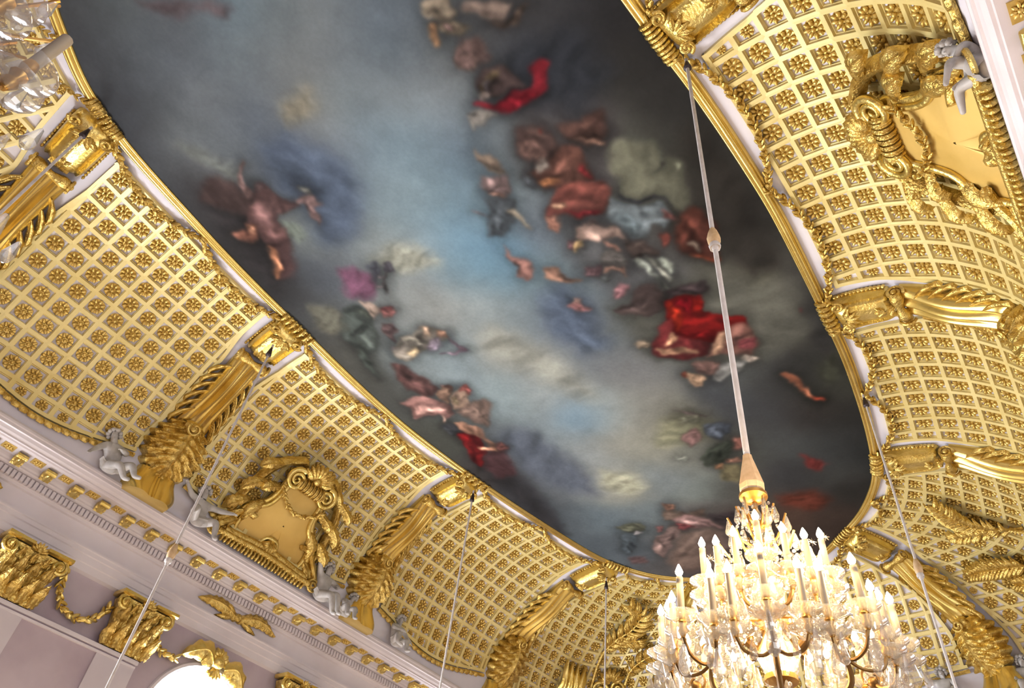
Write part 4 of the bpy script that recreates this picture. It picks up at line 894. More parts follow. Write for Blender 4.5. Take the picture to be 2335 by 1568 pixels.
cartouche('r2', .55, 3.62, .30, 'gold cartouche at the right edge, half hidden by the white cornice')

# ------------------------------------------------------------ palm sprays on the curved corner panels
def frond(root, b, pts, wide, n=16, sides=(-1, 1), h0=.10, name='palm_frond'):
    mb = MB(); C = catmull([pts[0]]+pts+[pts[-1]], 8, False)[8:-16]; L = len(C)
    F = [b.frame(o, a) for o, a in C]; ctr = [f[0]+f[3]*(h0+.22*math.sin(PI*.75*i/(L-1))) for i, f in enumerate(F)]
    mb.tube(ctr, [.05*(1-.7*i/(L-1)) for i in range(L)], 6)
    for j in range(n):
        e = .30+.70*j/(n-1); i = min(int(e*(L-1)), L-2); t = (ctr[i+1]-ctr[i]).normalized(); N = F[i][3]; sd = N.cross(t).normalized()
        ln = wide*(.55+.45*math.sin(PI*min(1, .1+.95*(e-.3)/.7)))
        for s in sides:
            sp = [ctr[i]+(t*(.75*x*ln)+sd*s*(ln*(x-.25*x*x)))+N*(.10*math.sin(PI*x)-.02*x) for x in np.linspace(0, 1, 7)]
            mb.leaf(sp, (t*.8-sd*s*.6).normalized(), N, .055+.03*wide, 1, .35, -.04, .03)
    mb.build(name, M['gold_carved'], root)
def cscroll(mb, b, o, a, r, s=1, h=.2):
    p, X, Y, N = b.frame(o, a); mb.tube(spiral(p+N*h, X*s, -Y, r, 1.6, 36, 1, .04), [.055-.025*i/35 for i in range(36)], 8)
    mb.tube(catmull([tuple(p+N*h-X*s*r*-1), tuple(p+N*h+X*s*r*1.05+Y*r*.9), tuple(p+N*h+X*s*r*.6+Y*r*2.0), tuple(p+N*h-X*s*r*.2+Y*r*2.8)], 6, False)[:-6], .06, 7)
b3 = BAYS['3']; pt = thing('palm_spray', 'gold palm leaf spray on the corner panel left of the lit chandelier', 'ornament', b3.at(.5, 3.6, .2), 'gold palm sprays of the corners')
frond(pt, b3, [(.45, 4.9), (.28, 3.7), (.34, 3.05), (.60, 2.45), (.46, 1.75), (-.15, 1.35)], .50, 18, (-1, 1))
frond(pt, b3, [(.28, 3.75), (.52, 3.15), (1.05, 3.05), (1.45, 3.45)], .34, 12, (-1, 1))
frond(pt, b3, [(1.6, 5.0), (1.65, 4.35), (2.05, 3.95), (2.5, 3.95)], .36, 12, (-1, 1))
for i, (o0, o1) in enumerate(((-.30, -.50), (-.05, -.28), (-.65, -.72), (.05, .0))):
    mb = MB(); F = [b3.frame(o0+(o1-o0)*e, 5.6-1.35*e) for e in np.linspace(0, 1, 12)]
    mb.leaf([f[0]+f[3]*(.12+.25*math.sin(PI*e)) for f, e in zip(F, np.linspace(0, 1, 12))], [f[1] for f in F], [f[3] for f in F], .16, 2, .3); mb.build('flame_leaf', M['gold'], pt)
for o, a, r, s in ((.75, 4.95, .26, 1), (1.45, 5.0, .24, -1)):
    mb = MB(); cscroll(mb, b3, o, a, r, s); mb.build('c_scroll', M['gold'], pt)
mb = MB()
for i in range(7):
    t = -1.2+2.4*i/6; p, X, Y, N = b3.frame(1.1, 4.75); mb.leaf([p+(X*math.sin(t)-Y*math.cos(t))*(.06+.42*e)+N*(.2+.15*math.sin(PI*e)) for e in np.linspace(0, 1, 9)], X*math.cos(t)+Y*math.sin(t), N, .10, 3, .3)
mb.build('shell_crown', M['gold_carved'], pt)
br4 = BAYS['r4']; pt = thing('palm_spray', 'gold palm leaf spray on the lower right corner panel', 'ornament', br4.at(0, 3.3, .2), 'gold palm sprays of the corners')
frond(pt, br4, [(.75, 4.6), (.40, 3.4), (.05, 2.5), (.02, 2.0), (.22, 1.65), (.42, 1.35)], .40, 18)
frond(pt, br4, [(.35, 3.3), (-.05, 2.65), (-.45, 2.2), (-.72, 2.0)], .32, 12)
frond(pt, br4, [(-.2, 4.7), (-.75, 3.7), (-1.35, 3.35), (-2.0, 3.40)], .40, 16)
frond(pt, br4, [(-.6, 4.9), (-1.1, 4.2), (-1.6, 3.95)], .36, 12)
for o, a, r, s in ((-.25, 4.95, .26, 1), (.5, 5.0, .26, -1)):
    mb = MB(); cscroll(mb, br4, o, a, r, s); mb.build('c_scroll', M['gold'], pt)

# ------------------------------------------------------------ white stucco children sitting on the cornice
BASE = dict(pel=(0, 0, .10), wai=(0, .01, .22), che=(0, .02, .38), nec=(0, .03, .50), hd=(0, .05, .60), top=(0, .04, .72), nose=(0, .145, .62),
 sl=(-.15, .02, .46), el=(-.24, .08, .32), wl=(-.20, .24, .24), sr=(.15, .02, .46), er=(.24, .08, .32), wr=(.20, .24, .24),
 hl=(-.09, .02, .08), kl=(-.13, .30, .16), fl=(-.13, .36, -.12), tl=(-.14, .48, -.15), hr=(.09, .02, .08), kr=(.13, .30, .16), fr=(.13, .36, -.12), tr=(.14, .48, -.15))
RAD = dict(pel=.130, wai=.125, che=.130, nec=.055, hd=.105, top=.075, nose=.016, sl=.070, el=.058, wl=.036, sr=.070, er=.058, wr=.036, hl=.105, kl=.078, fl=.048, tl=.036, hr=.105, kr=.078, fr=.048, tr=.036)
EDG = [('pel', 'wai'), ('wai', 'che'), ('che', 'nec'), ('nec', 'hd'), ('hd', 'top'), ('hd', 'nose'), ('che', 'sl'), ('sl', 'el'), ('el', 'wl'), ('che', 'sr'), ('sr', 'er'), ('er', 'wr'), ('pel', 'hl'), ('hl', 'kl'), ('kl', 'fl'), ('fl', 'tl'), ('pel', 'hr'), ('hr', 'kr'), ('kr', 'fr'), ('fr', 'tr')]
def putto(loc, rz, pose, sc, label, tilt=(0, 0)):
    J = dict(BASE); J.update(pose); sc = sc*.88; root = thing('putto_statue', label, 'statue', loc, 'white stucco children on the cornice')
    names = list(J); vs = [Vector(J[n]) for n in names]; rad = [RAD[n] for n in names]; es = [(names.index(a), names.index(b)) for a, b in EDG]
    for s in 'lr':      # palm and five bent fingers
        w = Vector(J['w'+s]); d = (w-Vector(J['e'+s])).normalized(); sd = d.cross(Vector((0, 0, 1))); sd = sd.normalized() if sd.length > .1 else Vector((1, 0, 0)); up = sd.cross(d)
        pi = len(vs); vs.append(w+d*.05); rad.append(.026); es.append((names.index('w'+s), pi))
        for f, (x, l) in enumerate(((-.022, .045), (-.008, .055), (.008, .052), (.022, .042), (.036, .028))):
            a = len(vs); vs.append(w+d*(.075 if f < 4 else .055)+sd*x); rad.append(.010); es.append((pi, a)); vs.append(w+d*(.075+l if f < 4 else .075)+sd*x*1.2-up*.015); rad.append(.008); es.append((a, a+1))
    Rm = Matrix.Rotation(rz, 3, 'Z') @ Matrix.Rotation(tilt[0], 3, 'X') @ Matrix.Rotation(tilt[1], 3, 'Y')
    me = bpy.data.meshes.new('body'); me.from_pydata([tuple(Rm @ (v*sc)) for v in vs], es, []); me.materials.append(M['statue'])
    o = bpy.data.objects.new('body', me); COL.objects.link(o); o.parent = root
    sk = o.modifiers.new('skin', 'SKIN'); sk.use_smooth_shade = True; ss = o.modifiers.new('sub', 'SUBSURF'); ss.levels = 1; ss.render_levels = 2
    for i, v in enumerate(me.skin_vertices[0].data): v.radius = (rad[i]*sc, rad[i]*sc); v.use_root = (i == 0)
    root['_o'] = list(loc); hb = MB(); T = Vector(J['top']); H = Vector(J['hd']); ax = (T-H).normalized(); fw = (Vector(J['nose'])-H).normalized()
    for i in range(22):
        t = i*2.399; zz = 1-(i+.5)/22*1.15; rr = math.sqrt(max(0, 1-zz*zz)); sdv = ax.cross(fw); dv = ax*zz+(fw*math.cos(t)+sdv*math.sin(t))*rr
        if dv.dot(fw) > .55 and zz < .55: continue
        c = H+ax*.045+dv*.105; hb.ell(Vector(loc)+Rm @ (c*sc), ((.045*sc, 0, 0), (0, .045*sc, 0), (0, 0, .042*sc)), 6, 4)
    hb.build('curly_hair', M['statue'], root)
    ex = MB()
    for s in (-1, 1): ex.ell(Vector(loc)+Rm @ ((H+ax*.012+fw*.088+ax.cross(fw)*s*.035)*sc), ((.012*sc, 0, 0), (0, .012*sc, 0), (0, 0, .010*sc)), 6, 4)
    ex.ell(Vector(loc)+Rm @ ((H-ax*.045+fw*.088)*sc), ((.022*sc, 0, 0), (0, .012*sc, 0), (0, 0, .008*sc)), 6, 4)
    for s in (-1, 1): ex.ell(Vector(loc)+Rm @ ((H+ax.cross(fw)*s*.10)*sc), ((.012*sc, 0, 0), (0, .022*sc, 0), (0, 0, .028*sc)), 6, 4)
    ex.build('face_features', M['statue'], root)
    dr = MB(); P = Vector(J['pel']); dr.leaf([Vector(loc)+Rm @ ((P+Vector((-.22+.44*e, .12+.05*math.sin(6*e), .02-.05*math.sin(PI*e))))*sc) for e in np.linspace(0, 1, 12)], Rm @ Vector((0, .3, -1)).normalized(), Rm @ Vector((0, 1, .3)).normalized(), .13*sc, 4, .3)
    dr.build('drapery', M['statue'], root)
    return root
ZL = EYE+.696*U; FY = PI   # on the left cornice they face -y
YL = 1.268*U
putto((.375*U, YL, ZL), FY, dict(che=(.10, .06, .36), nec=(.17, .08, .47), hd=(.22, .10, .56), top=(.25, .09, .68), nose=(.25, .19, .57), sl=(-.04, .06, .46), el=(-.10, .20, .36), wl=(.04, .34, .30), sr=(.26, .06, .40), er=(.36, .12, .24), wr=(.44, .2, .10), kl=(-.26, .26, .22), fl=(-.36, .34, .0), tl=(-.46, .42, .0), kr=(-.05, .34, .06), fr=(-.20, .40, -.16), tr=(-.26, .50, -.18)), 1.25, 'white stucco child reclining on the left cornice, left of the rib foot')
putto((.565*U, YL, ZL), FY, dict(che=(.05, .05, .38), hd=(.10, .08, .60), nec=(.07, .05, .50), top=(.13, .06, .72), nose=(.12, .18, .61), el=(-.34, .10, .46), wl=(-.52, .16, .50), er=(.36, .10, .44), wr=(.52, .18, .52), kl=(-.26, .28, .12), fl=(-.30, .34, -.20), tl=(-.32, .44, -.26), kr=(.24, .32, .18), fr=(.34, .42, -.02), tr=(.38, .52, -.04)), 1.25, 'white stucco child with spread arms on the left cornice, right of the rib foot')
putto((.885*U, YL, ZL), FY, dict(er=(.26, .10, .58), wr=(.36, .16, .80), el=(-.28, .12, .36), wl=(-.18, .26, .30), kl=(-.20, .30, .14), fl=(-.26, .36, -.22), tl=(-.28, .46, -.26), kr=(-.04, .34, .06), fr=(-.12, .38, -.28), tr=(-.14, .48, -.32)), 1.35, 'white stucco child with raised arm beside the right end of the left cartouche')
putto((.955*U, YL, ZL), FY, dict(pel=(0, 0, .06), che=(-.06, .06, .26), wai=(-.03, .03, .15), nec=(-.10, .09, .36), hd=(-.13, .12, .44), top=(-.15, .12, .54), nose=(-.14, .21, .44), sl=(-.20, .06, .32), sr=(.08, .06, .34), el=(-.28, .18, .2), wl=(-.2, .3, .1), er=(.16, .18, .22), wr=(.12, .32, .12)), 1.05, 'small crouching white stucco child tucked against the rib foot right of the cartouche')
putto((1.12*U, YL, ZL), FY, dict(hd=(-.04, .05, .62), er=(.28, .14, .34), wr=(.10, .28, .30), el=(-.28, .06, .34), wl=(-.34, .18, .20), kl=(-.15, .30, .12), fl=(-.10, .36, -.16), kr=(.16, .28, .20), fr=(.24, .36, -.06)), 1.15, 'white stucco child seated on the left cornice, farthest along')
XE = 1.842*U
putto((XE, .292*U, ZL), PI/2, dict(er=(.30, .14, .46), wr=(.34, .28, .60)), 1.2, 'white stucco child at the bottom edge right of the lit chandelier')
putto((XE, .135*U, ZL), PI/2, dict(el=(-.30, .14, .40), wl=(-.30, .30, .50), che=(.05, .04, .38)), 1.2, 'white stucco child in the lower right corner beyond the rib foot')
YR = -.119*U
putto((.452*U, YR, ZL+.12), 0, dict(che=(-.10, .10, .34), nec=(-.16, .16, .43), hd=(-.20, .22, .48), top=(-.24, .28, .56), nose=(-.20, .30, .44), sl=(-.24, .08, .36), sr=(.06, .10, .42), el=(-.30, .14, .24), wl=(-.20, .26, .20), er=(.18, .16, .30), wr=(.16, .28, .24), kl=(-.2, .3, .2), fl=(-.3, .36, .0), kr=(.2, .32, .22), fr=(.36, .36, .08), tr=(.48, .38, .04)), .95, 'white stucco child leaning over the white cornice at upper right')

# ------------------------------------------------------------ pilasters, capitals and wall ornaments of the left wall
def pil(name, x0, x1, s0, s1):
    mb = MB(); zt = .462*U+EYE
    mb.box(((x0+x1)/2*U, Y1-.05, zt/2), ((x1-x0)/2*U, 0, 0), (0, .05, 0), (0, 0, zt/2)); o = struct(name, mb, M['marble']); o['_o'] = [0, 0, 0]
    m2 = MB()
    for a, b_ in (s0, s1): m2.box(((a+b_)/2*U, Y1-.07, zt/2-.05), ((b_-a)/2*U, 0, 0), (0, .07, 0), (0, 0, zt/2-.05))
    m2.build('pilaster_shaft', M['marble_pale'], o, False)
    m3 = MB(); m3.box(((x0+x1)/2*U, Y1-.075, zt), ((x1-x0)/2*U+.02, 0, 0), (0, .085, 0), (0, 0, .035)); m3.box(((x0+x1)/2*U, Y1-.075, zt-.085), ((x1-x0)/2*U, 0, 0), (0, .075, 0), (0, 0, .02)); m3.build('astragal', M['stone'], o, False)
pil('trim_2', .305, .608, (.322, .402), (.535, .608)); pil('trim_3', .910, 1.212, (.910, .985), (1.120, 1.200))
def capital(xc, label):
    yb = Y1-.04; z0 = EYE+.466*U; root = thing('gilded_capital', label, 'capital', (xc*U, yb, z0), 'gilded capitals of the left wall')
    q = lambda x, n, z: Vector((xc*U+x, yb-n, z0+z))
    mb = MB(); mb.grid([[q(x*(.42+.13*e**2), (.14+.20*e**2) if abs(x) < 1 else 0, .86*e) for x in (-1, -.999, -.92, -.5, 0, .5, .92, .999, 1)] for e in np.linspace(0, 1, 12)]); mb.build('bell', M['gold_carved'], root)
    mb = MB()
    for z, n, zz, wd in ((0.0, 5, .42, .12), (.26, 4, .46, .12), (.46, 5, .36, .10)):
        for i in range(n):
            x = (-.42+.84*i/(n-1))*(.8 if n == 4 else 1)
            mb.leaf([q(x*(1+.12*e), .16+.05*z+.10*e**2+(.10*math.sin(PI*e/2) if e > .5 else 0), z+zz*e-(.10*(e-.75) if e > .75 else 0)) for e in np.linspace(0, 1, 12)], (1, 0, 0), (0, -1, 0), wd, 5, .35, .06)
    mb.build('acanthus_rows', M['gold_carved'], root)
    for s in (-1, 1):
        mb = MB(); mb.tube(spiral(q(.46*s, .34, .76), Vector((s, 0, 0)), Vector((0, 0, 1)), .15, 1.8, 34, -1, .02, PI/2), .035, 7); mb.ell(q(.46*s, .33, .76), ((.06, 0, 0), (0, .05, 0), (0, 0, .06)), 8, 5)
        mb.tube([q(s*(.12+.30*e), .30, .55+.30*math.sin(PI*e/2)) for e in np.linspace(0, 1, 8)], .035, 6); mb.build('volute', M['gold'], root)
        mb = MB(); rows = []
        for x in (.13, .15, .60, .62): rows.append([q(s*x, n+(.0), z) for n, z in ((0, .90), (.34+.05*x, .885), (.40+.05*x, .91), (.40+.05*x, .965), (0, .975))])
        mb.grid(rows, cv=True)
        for r in (0, 3): mb.f.append(tuple(r*5+i for i in range(5)))
        mb.build('abacus_bar', M['gold_smooth'], root, False)
    mb = MB()
    for i in range(7):
        t = -1.4+2.8*i/6; mb.leaf([q((.02+.14*e)*math.sin(t), .36+.05*e, .84+(.02+.14*e)*math.cos(t)) for e in np.linspace(0, 1, 6)], (math.cos(t), 0, -math.sin(t)), (0, -1, 0), .04, 2, .3)
    mb.ell(q(0, .38, .86), ((.06, 0, 0), (0, .05, 0), (0, 0, .06)), 8, 5); mb.build('centre_flower', M['gold_carved'], root)
for x, l in ((.363, 'gilded capital at the lower left edge, left end of the wall garland'), (.574, 'gilded capital crossed by the hanging white cord at lower left'), (.947, 'gilded capital just peeping in at the bottom edge right of the bright window')): capital(x, l)
def wallrope(pts, label, r=.075):
    C = catmull([pts[0]]+pts+[pts[-1]], 8, False)[8:-16]; mb = MB(); P = [Vector((x*U, Y1-.13, EYE+z*U)) for x, z in C]; rope(mb, P, r, .12)
    o = mb.build('wall_garland', M['gold'], None, True, P[len(P)//2]); tag(o, label, 'garland', 'gilded garlands on the left wall')
wallrope([(.425, .546), (.430, .515), (.452, .490), (.485, .487), (.508, .502), (.520, .528)], 'gilded garland looped between the two lower left capitals')
wallrope([(.625, .540), (.620, .512), (.638, .498), (.662, .496), (.680, .500)], 'gilded garland from the right capital towards the bright window')
kp = thing('keystone_ornament', 'gilded shell and leaf ornament over the arched bright window', 'ornament', (.755*U, Y1-.1, EYE+.522*U)); q = lambda x, n, z: Vector((x*U, Y1-n, EYE+z*U))
mb = MB()
for i in range(7):
    t = -1.3+2.6*i/6; mb.leaf([q(.752, .14+.1*math.sin(PI*e), .524)+Vector((math.sin(t), 0, math.cos(t)))*(.03+.24*e) for e in np.linspace(0, 1, 8)], (math.cos(t), 0, -math.sin(t)), (0, -1, 0), .07, 3, .3)
mb.ell(q(.752, .2, .520), ((.15, 0, 0), (0, .12, 0), (0, 0, .13)), 10, 7); mb.build('shell', M['gold'], kp)
for s, pts in ((-1, [(.742, .512), (.722, .528), (.700, .522), (.676, .506)]), (1, [(.768, .512), (.790, .518), (.808, .500), (.816, .478)])):
    C = catmull([pts[0]]+pts+[pts[-1]], 6, False)[6:-12]; mb = MB(); k_ = len(C); T = np.gradient(C, axis=0)
    mb.leaf([q(c[0], .16+.10*math.sin(PI*i/k_), c[1]) for i, c in enumerate(C)], [Vector((-t[1], 0, t[0])).normalized() for t in T], (0, -1, 0), .24, 4, .25, .0); mb.build('leaf_wing', M['gold'], kp)
mb = MB()
for i in range(5):
    t = -.8+1.6*i/4; mb.leaf([q(.755, .15, .512)+Vector((math.sin(t), 0, -math.cos(t)))*(.02+.22*e) for e in np.linspace(0, 1, 7)], (math.cos(t), 0, math.sin(t)), (0, -1, 0), .06, 2, .3)
mb.build('drop_leaves', M['gold_smooth'], kp)
def frieze(xc, label):
    root = thing('frieze_ornament', label, 'ornament', (xc*U, Y1-.05, EYE+.614*U), 'gilded crossed palms of the frieze'); q = lambda x, n, z: Vector((xc*U+x, Y1-.05-n, EYE+.614*U+z))
    for s in (-1, 1):
        for (x0, z0, x1, z1, bow, wd, nm) in ((.02, -.02, 1.05, .02, .14, .16, 'palm_leaf'), (.1, -.02, .55, -.15, -.02, .07, 'ribbon'), (.05, .0, .50, .14, .05, .08, 'curl_leaf')):
            mb = MB(); mb.leaf([q(s*(x0+(x1-x0)*e), .03+.06*math.sin(PI*e), z0+(z1-z0)*e+bow*math.sin(PI*e)*(1 if s > 0 or nm != 'palm_leaf' else .6)) for e in np.linspace(0, 1, 18)], (0, 0, 1), (0, -1, 0), wd, 7, .2, 0, .03); mb.build(nm, M['gold_carved'], root)
    mb = MB(); mb.ell(q(0, .06, 0), ((.10, 0, 0), (0, .06, 0), (0, 0, .10)), 8, 5); mb.build('knot', M['gold_carved'], root)
frieze(.762, 'gilded crossed palms on the frieze above the bright window'); frieze(.172, 'gilded leaf tip of the frieze at the left edge')

# ------------------------------------------------------------ chandelier cords
def hangcord(root, x, y, z1, z0, bz, r=.022, loc=None):
    mb = MB(); mb.tube([(x*U, y*U, EYE+z1*U), (x*U, y*U, EYE+z0*U)], r, 10); mb.build('cord', M['cord'], root)
    mb = MB(); mb.lathe((x*U, y*U, EYE+z1*U), [(.01, -.02), (.025, -.10), (.055, -.26), (.06, -.30), (.03, -.33)], 10); mb.build('iron_cone', M['dark'], root)
    if bz:
        mb = MB(); mb.lathe((x*U, y*U, EYE+bz*U), [(.03, .18), (.05, .12), (.07, .02), (.065, -.05), (.04, -.10)], 10); mb.build('tassel_knob', M['tassel'], root)
        mb = MB(); mb.lathe((x*U, y*U, EYE+bz*U), [(.05, -.08), (.062, -.11), (.055, -.15), (.04, -.13), (.03, -.19)], 10); mb.build('ring', M['cord'], root)
def cord(x, y, z1, z0, bz, label):
    root = thing('hanging_cord', label, 'cord', (x*U, y*U, EYE+z1*U), 'white chandelier cords'); hangcord(root, x, y, z1, z0, bz)
cord(.448, 1.033, .955, .18, .510, 'white cord hanging in front of the lower left cornice and capital')
cord(1.018, 1.000, .965, .20, None, 'thin white cord over the panel right of the cartouche panel')
cord(1.487, .936, .965, .20, None, 'thin white cord over the corner panel with palm leaves')
cord(1.150, .170, .985, .15, .628, 'white cord sweeping down the right side past the lit chandelier')
cord(-.012, .924, .965, .20, None, 'thin cord at the left edge below the topmost rib')

# ------------------------------------------------------------ the chandeliers
def part(name, mb, m, parent, smooth=True):
    return mb.build(name, m, parent, smooth)
drop = MB(); drop.lathe((0, 0, 0), [(.001, 0), (.008, -.008), (.012, -.025), (.019, -.055), (.026, -.085), (.023, -.105), (.011, -.122), (.001, -.126)], 7)
def build_chandelier(x, y, label, zoff=0.0):
    Z = EYE+.2*U+zoff; root = thing('chandelier', label, 'chandelier', (x*U, y*U, Z), 'crystal chandeliers')
    q = lambda r, a, z: Vector((x*U+r*math.cos(a), y*U+r*math.sin(a), Z+z))
    ax = (x*U, y*U, Z)
    hangcord(root, x, y, .985, .318, .580, .025)
    mb = MB()
    for i in range(17):
        a = 2*PI*i/16
    mb.lathe(ax, [(.034, 1.40), (.040, 1.36), (.054, 1.30), (.085, 1.16), (.094, 1.12), (.092, 1.08), (.075, 1.05)], 8); part('tassel_cover', mb, M['tassel'], root, False)
    mb = MB(); mb.lathe(ax, [(.08, 1.06), (.10, 1.045), (.10, 1.02), (.065, 1.0), (.04, .98)], 16); part('crown_ring', mb, M['brass'], root)
    mb = MB()
    for z1, z0, r in ((.98, .80, .045), (.78, .56, .07), (.54, .18, .105), (.15, -.25, .13), (-.28, -.75, .15)):
        h = z1-z0; mb.lathe(ax, [(.015, z1), (r*.5, z1-h*.12), (r*.42, z1-h*.3), (r*.8, z1-h*.55), (r, z1-h*.72), (r*.75, z1-h*.9), (.02, z0)], 10)
    part('glass_balusters', mb, M['crystal'], root, False)
    mb = MB(); mb.lathe(ax, [(.02, 1.0), (.02, -1.0)], 8)
    for z, r in ((.79, .05), (.55, .07), (.165, .10), (-.27, .10), (-.40, .09)): mb.lathe(ax, [(.02, z+.03), (r, z+.015), (r, z-.015), (.02, z-.03)], 14)
    part('stem', mb, M['brass'], root)
    mb = MB(); mb.ell(q(0, 0, -1.05), ((.12, 0, 0), (0, .12, 0), (0, 0, .14)), 12, 8); part('bottom_ball', mb, M['crystal'], root, False)
    spots = []
    mb = MB()
    for z, r, n in ((.86, .13, 6), (.72, .21, 8), (.50, .31, 10), (.20, .30, 8)):
        for i in range(n):
            a = 2*PI*i/n+z; mb.tube([q(r*e, a, z-.06-.10*math.sin(PI*e)+.16*e) for e in np.linspace(.05, 1, 8)], .008, 5)
            spots.append((q(r, a, z+.08), 1.0)); spots.append((q(r*.6, a+.3, z+.0), .75))
    part('crown_branches', mb, M['brass'], root)
    for z, r, n, s in ((.10, .26, 10, 1.2), (-.05, .36, 14, 1.2), (-.25, .30, 12, 1.1), (-.45, .44, 18, 1.2), (-.62, .34, 14, 1.1), (-.85, .20, 10, 1.0), (.30, .20, 10, 1.0)):
        for i in range(n): spots.append((q(r+.03*(i % 2), 2*PI*i/n+z*3, z), s))
    sx = MB()   # bead strings from the crown down to the arms
    for i in range(12):
        a = 2*PI*i/12+.2
        for j in range(20):
            e = j/19; sx.ell(q(.12+.34*e**1.3, a, .92-.62*e-.14*math.sin(PI*e)), ((.012, 0, 0), (0, .012, 0), (0, 0, .014)), 5, 3)
        for j in range(16):
            e = j/15; sx.ell(q(.36+.22*math.sin(PI*e), a+.26*e, .12-.62*e), ((.011, 0, 0), (0, .011, 0), (0, 0, .013)), 5, 3)
    o = part('bead_strings', sx, M['crystal'], root); o['kind'] = 'stuff'
    star = MB()
    for i in range(34):
        c = q(.16+.42*random.random(), random.random()*6.28, .85-1.5*random.random())
        for k in range(4):
            t = PI*k/4; d = Vector((math.cos(t)*_r.x, math.cos(t)*_r.y, math.sin(t))); star.ell(c, (d*.035, Vector((0, 0, .005)) if k % 2 == 0 else Vector((.005, .005, 0)), Vector((_f.x, _f.y, 0))*.008), 4, 3)
    o = part('crystal_stars', star, M['crystal'], root, False); o['kind'] = 'stuff'
    flames = []; lights = []
    for tier, n, a0, hubz, jr, jz, cr, ctip in (('lower', 8, .32, -.36, .50, -.30, .70, .15), ('upper', 5, .95, .02, .27, .10, .40, .56)):
        for i in range(n):
            a = a0+2*PI*i/n; mb = MB()
            C = catmull([(.06, hubz), (.06, hubz), (jr*.45, hubz-.20 if tier == 'lower' else hubz-.12), (jr*.80, hubz-.14 if tier == 'lower' else hubz-.06), (jr*1.02, jz-.14), (jr, jz), (jr, jz)], 6, False)[6:-12]
            mb.tube([q(r, a, z) for r, z in C], .017, 7); J = q(jr, a, jz)
            mb.ell(J, ((.035, 0, 0), (0, .035, 0), (0, 0, .035)), 8, 5)
            arm = None; cps = []
            for da, rr in ((-.30 if tier == 'lower' else -.42, cr*.93), (0, cr), (.30 if tier == 'lower' else .42, cr*.93)):
                zt = ctip+(0.07 if da == 0 else 0); base = q(rr, a+da, zt-.42)
                mb.tube(catmull([tuple(J), tuple(J), tuple(J.lerp(base, .35)+Vector((0, 0, -.07))), tuple(J.lerp(base, .8)+Vector((0, 0, -.08))), tuple(base), tuple(base)], 5, False)[5:-10], .011, 6)
                cps.append((rr, a+da, zt, base))
            mb.tube(spiral(J+Vector((0, 0, .03)), Vector((math.cos(a), math.sin(a), 0)), Vector((0, 0, 1)), .08, 1.2, 18), .008, 5)
            arm = part('arm' if tier == 'lower' else 'upper_arm', mb, M['bronze'], root)
            mb = MB(); z = jz+.03
            for h, r in ((.09, .045), (.08, .036), (.08, .045), (.07, .030), (.07, .034), (.08, .018)): mb.lathe(J, [(.008, z-jz), (r, z-jz+h*.45), (.008, z-jz+h)], 8); z += h
            part('crystal_spire', mb, M['crystal'], arm, False)
            for rr, aa, zt, base in cps:
                c = q(rr, aa, 0)-Vector((0, 0, 0)); cz = Vector((c.x, c.y, Z))
                mb = MB(); mb.lathe(base, [(.012, -.02), (.020, 0), (.028, .02), (.018, .04), (.030, .07), (.018, .09), (.026, .12), (.022, .15)], 10); part('socket', mb, M['brass'], arm)
                mb = MB(); mb.lathe(base, [(.021, .14), (.021, .36), (.012, .365)], 10); part('candle', mb, M['wax'], arm)
                mb = MB()
                for hz, R in ((.10, .098), (.0, .104)): mb.lathe(base, [(.02, hz-.02), (.05, hz-.018), (R, hz+.012), (R*1.03, hz+.02), (R, hz+.022), (.05, hz-.008), (.02, hz-.010)], 16, caps=False)
                part('glass_dish', mb, M['glass'], arm)
                mb = MB(); mb.lathe(base, [(.004, .365), (.020, .382), (.024, .398), (.014, .425), (.002, .45)], 10); flames.append(part('flame_bulb', mb, M['flame'], arm))
                for t in range(3): spots.append((base+Vector((.085*math.cos(t*2.1+aa), .085*math.sin(t*2.1+aa), -.02)), .95))
                spots.append((base+Vector((0, 0, -.05)), 1.5))
            lights.append(q(cr, a, ctip-.02))
    random.shuffle(spots); rest = MB(); d0 = None
    for i, (c, s) in enumerate(spots):
        if i < 100:
            if d0 is None: o = d0 = drop.build('crystal_drop', M['crystal'], root, False, (0, 0, 0))
            else: o = d0.copy(); COL.objects.link(o)
            o.name = 'crystal_drop'; o.parent = root; o['_o'] = [0, 0, 0]; o.location = c-Vector(ax); o.scale = (s, s, s); o.rotation_euler = (0, 0, i*1.3)
        else: rest.add([c+Vector(v)*s for v in drop.v], drop.f)
    o = rest.build('crystal_drops', M['crystal'], root, False); o['kind'] = 'stuff'
    return root, flames, lights
ch, flames, lights = build_chandelier(.4043, .1423, 'lit crystal chandelier with glowing candle bulbs at the lower right')
for p in lights+[Vector((.4043*U, .1423*U, EYE+.2*U+z)) for z in (.35, -.1, -.5)]:  # the three on the stem have no bulbs: added fill brightening the crystal centre
    l = bpy.data.lights.new('candle_and_fill_glow', 'POINT'); l.energy = FLAME_WATT*(1 if p in lights else 2.5); l.color = (1.0, .66, .30); l.shadow_soft_size = .06
    o = bpy.data.objects.new('candle_and_fill_glow', l); COL.objects.link(o); o.parent = ch; o.location = p-Vector(ch['_o'])
def copy_tree(o, parent, skip):
    if o.name.split('.')[0] in skip: return None
    c = o.copy(); COL.objects.link(c); c.parent = parent
    for k_ in o.children: copy_tree(k_, c, skip)
    return c
c2 = copy_tree(ch, None, ('flame_bulb', 'candle_and_fill_glow', 'upper_arm', 'crystal_drops', 'crystal_stars', 'bead_strings')); c2.location = (-.0644*U+.05, .2407*U-.06, EYE+.2*U+.12)
c2['label'] = 'unlit glass chandelier partly seen at the upper left corner'; c2.rotation_euler = (0, 0, .024)
arms_ = [k_ for k_ in c2.children if k_.name.startswith('arm')]
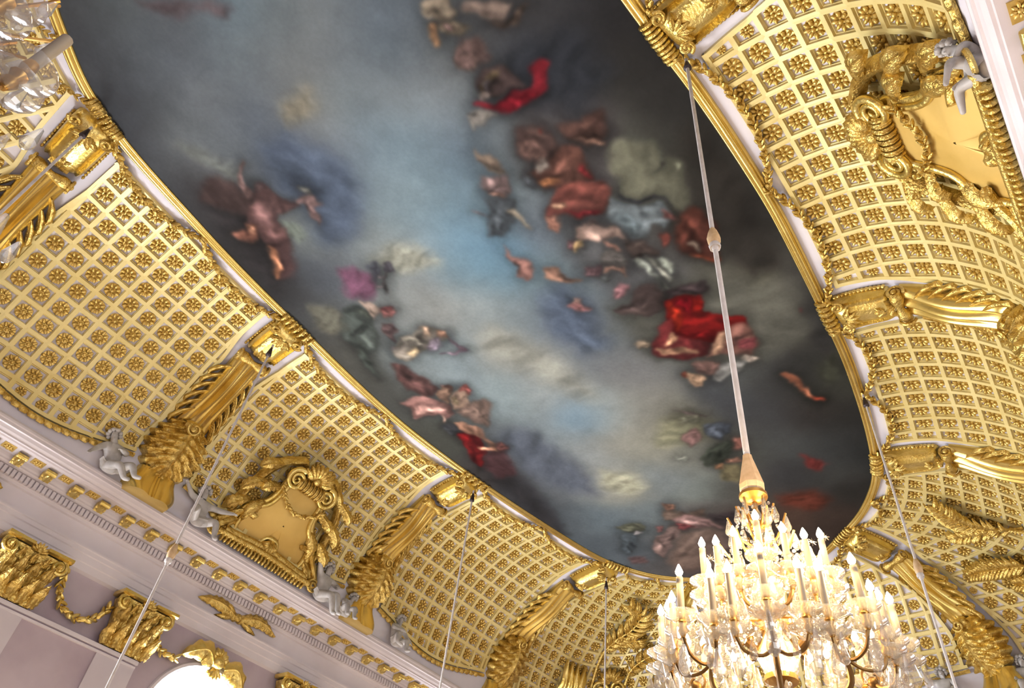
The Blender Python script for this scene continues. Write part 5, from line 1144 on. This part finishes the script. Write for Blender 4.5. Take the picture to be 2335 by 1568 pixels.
for k_ in (arms_[0], arms_[7]):      # this smaller one carries six arms
    for s_ in list(k_.children): bpy.data.objects.remove(s_)
    bpy.data.objects.remove(k_)

for o in list(bpy.data.objects):
    if '_o' in o.keys(): del o['_o']
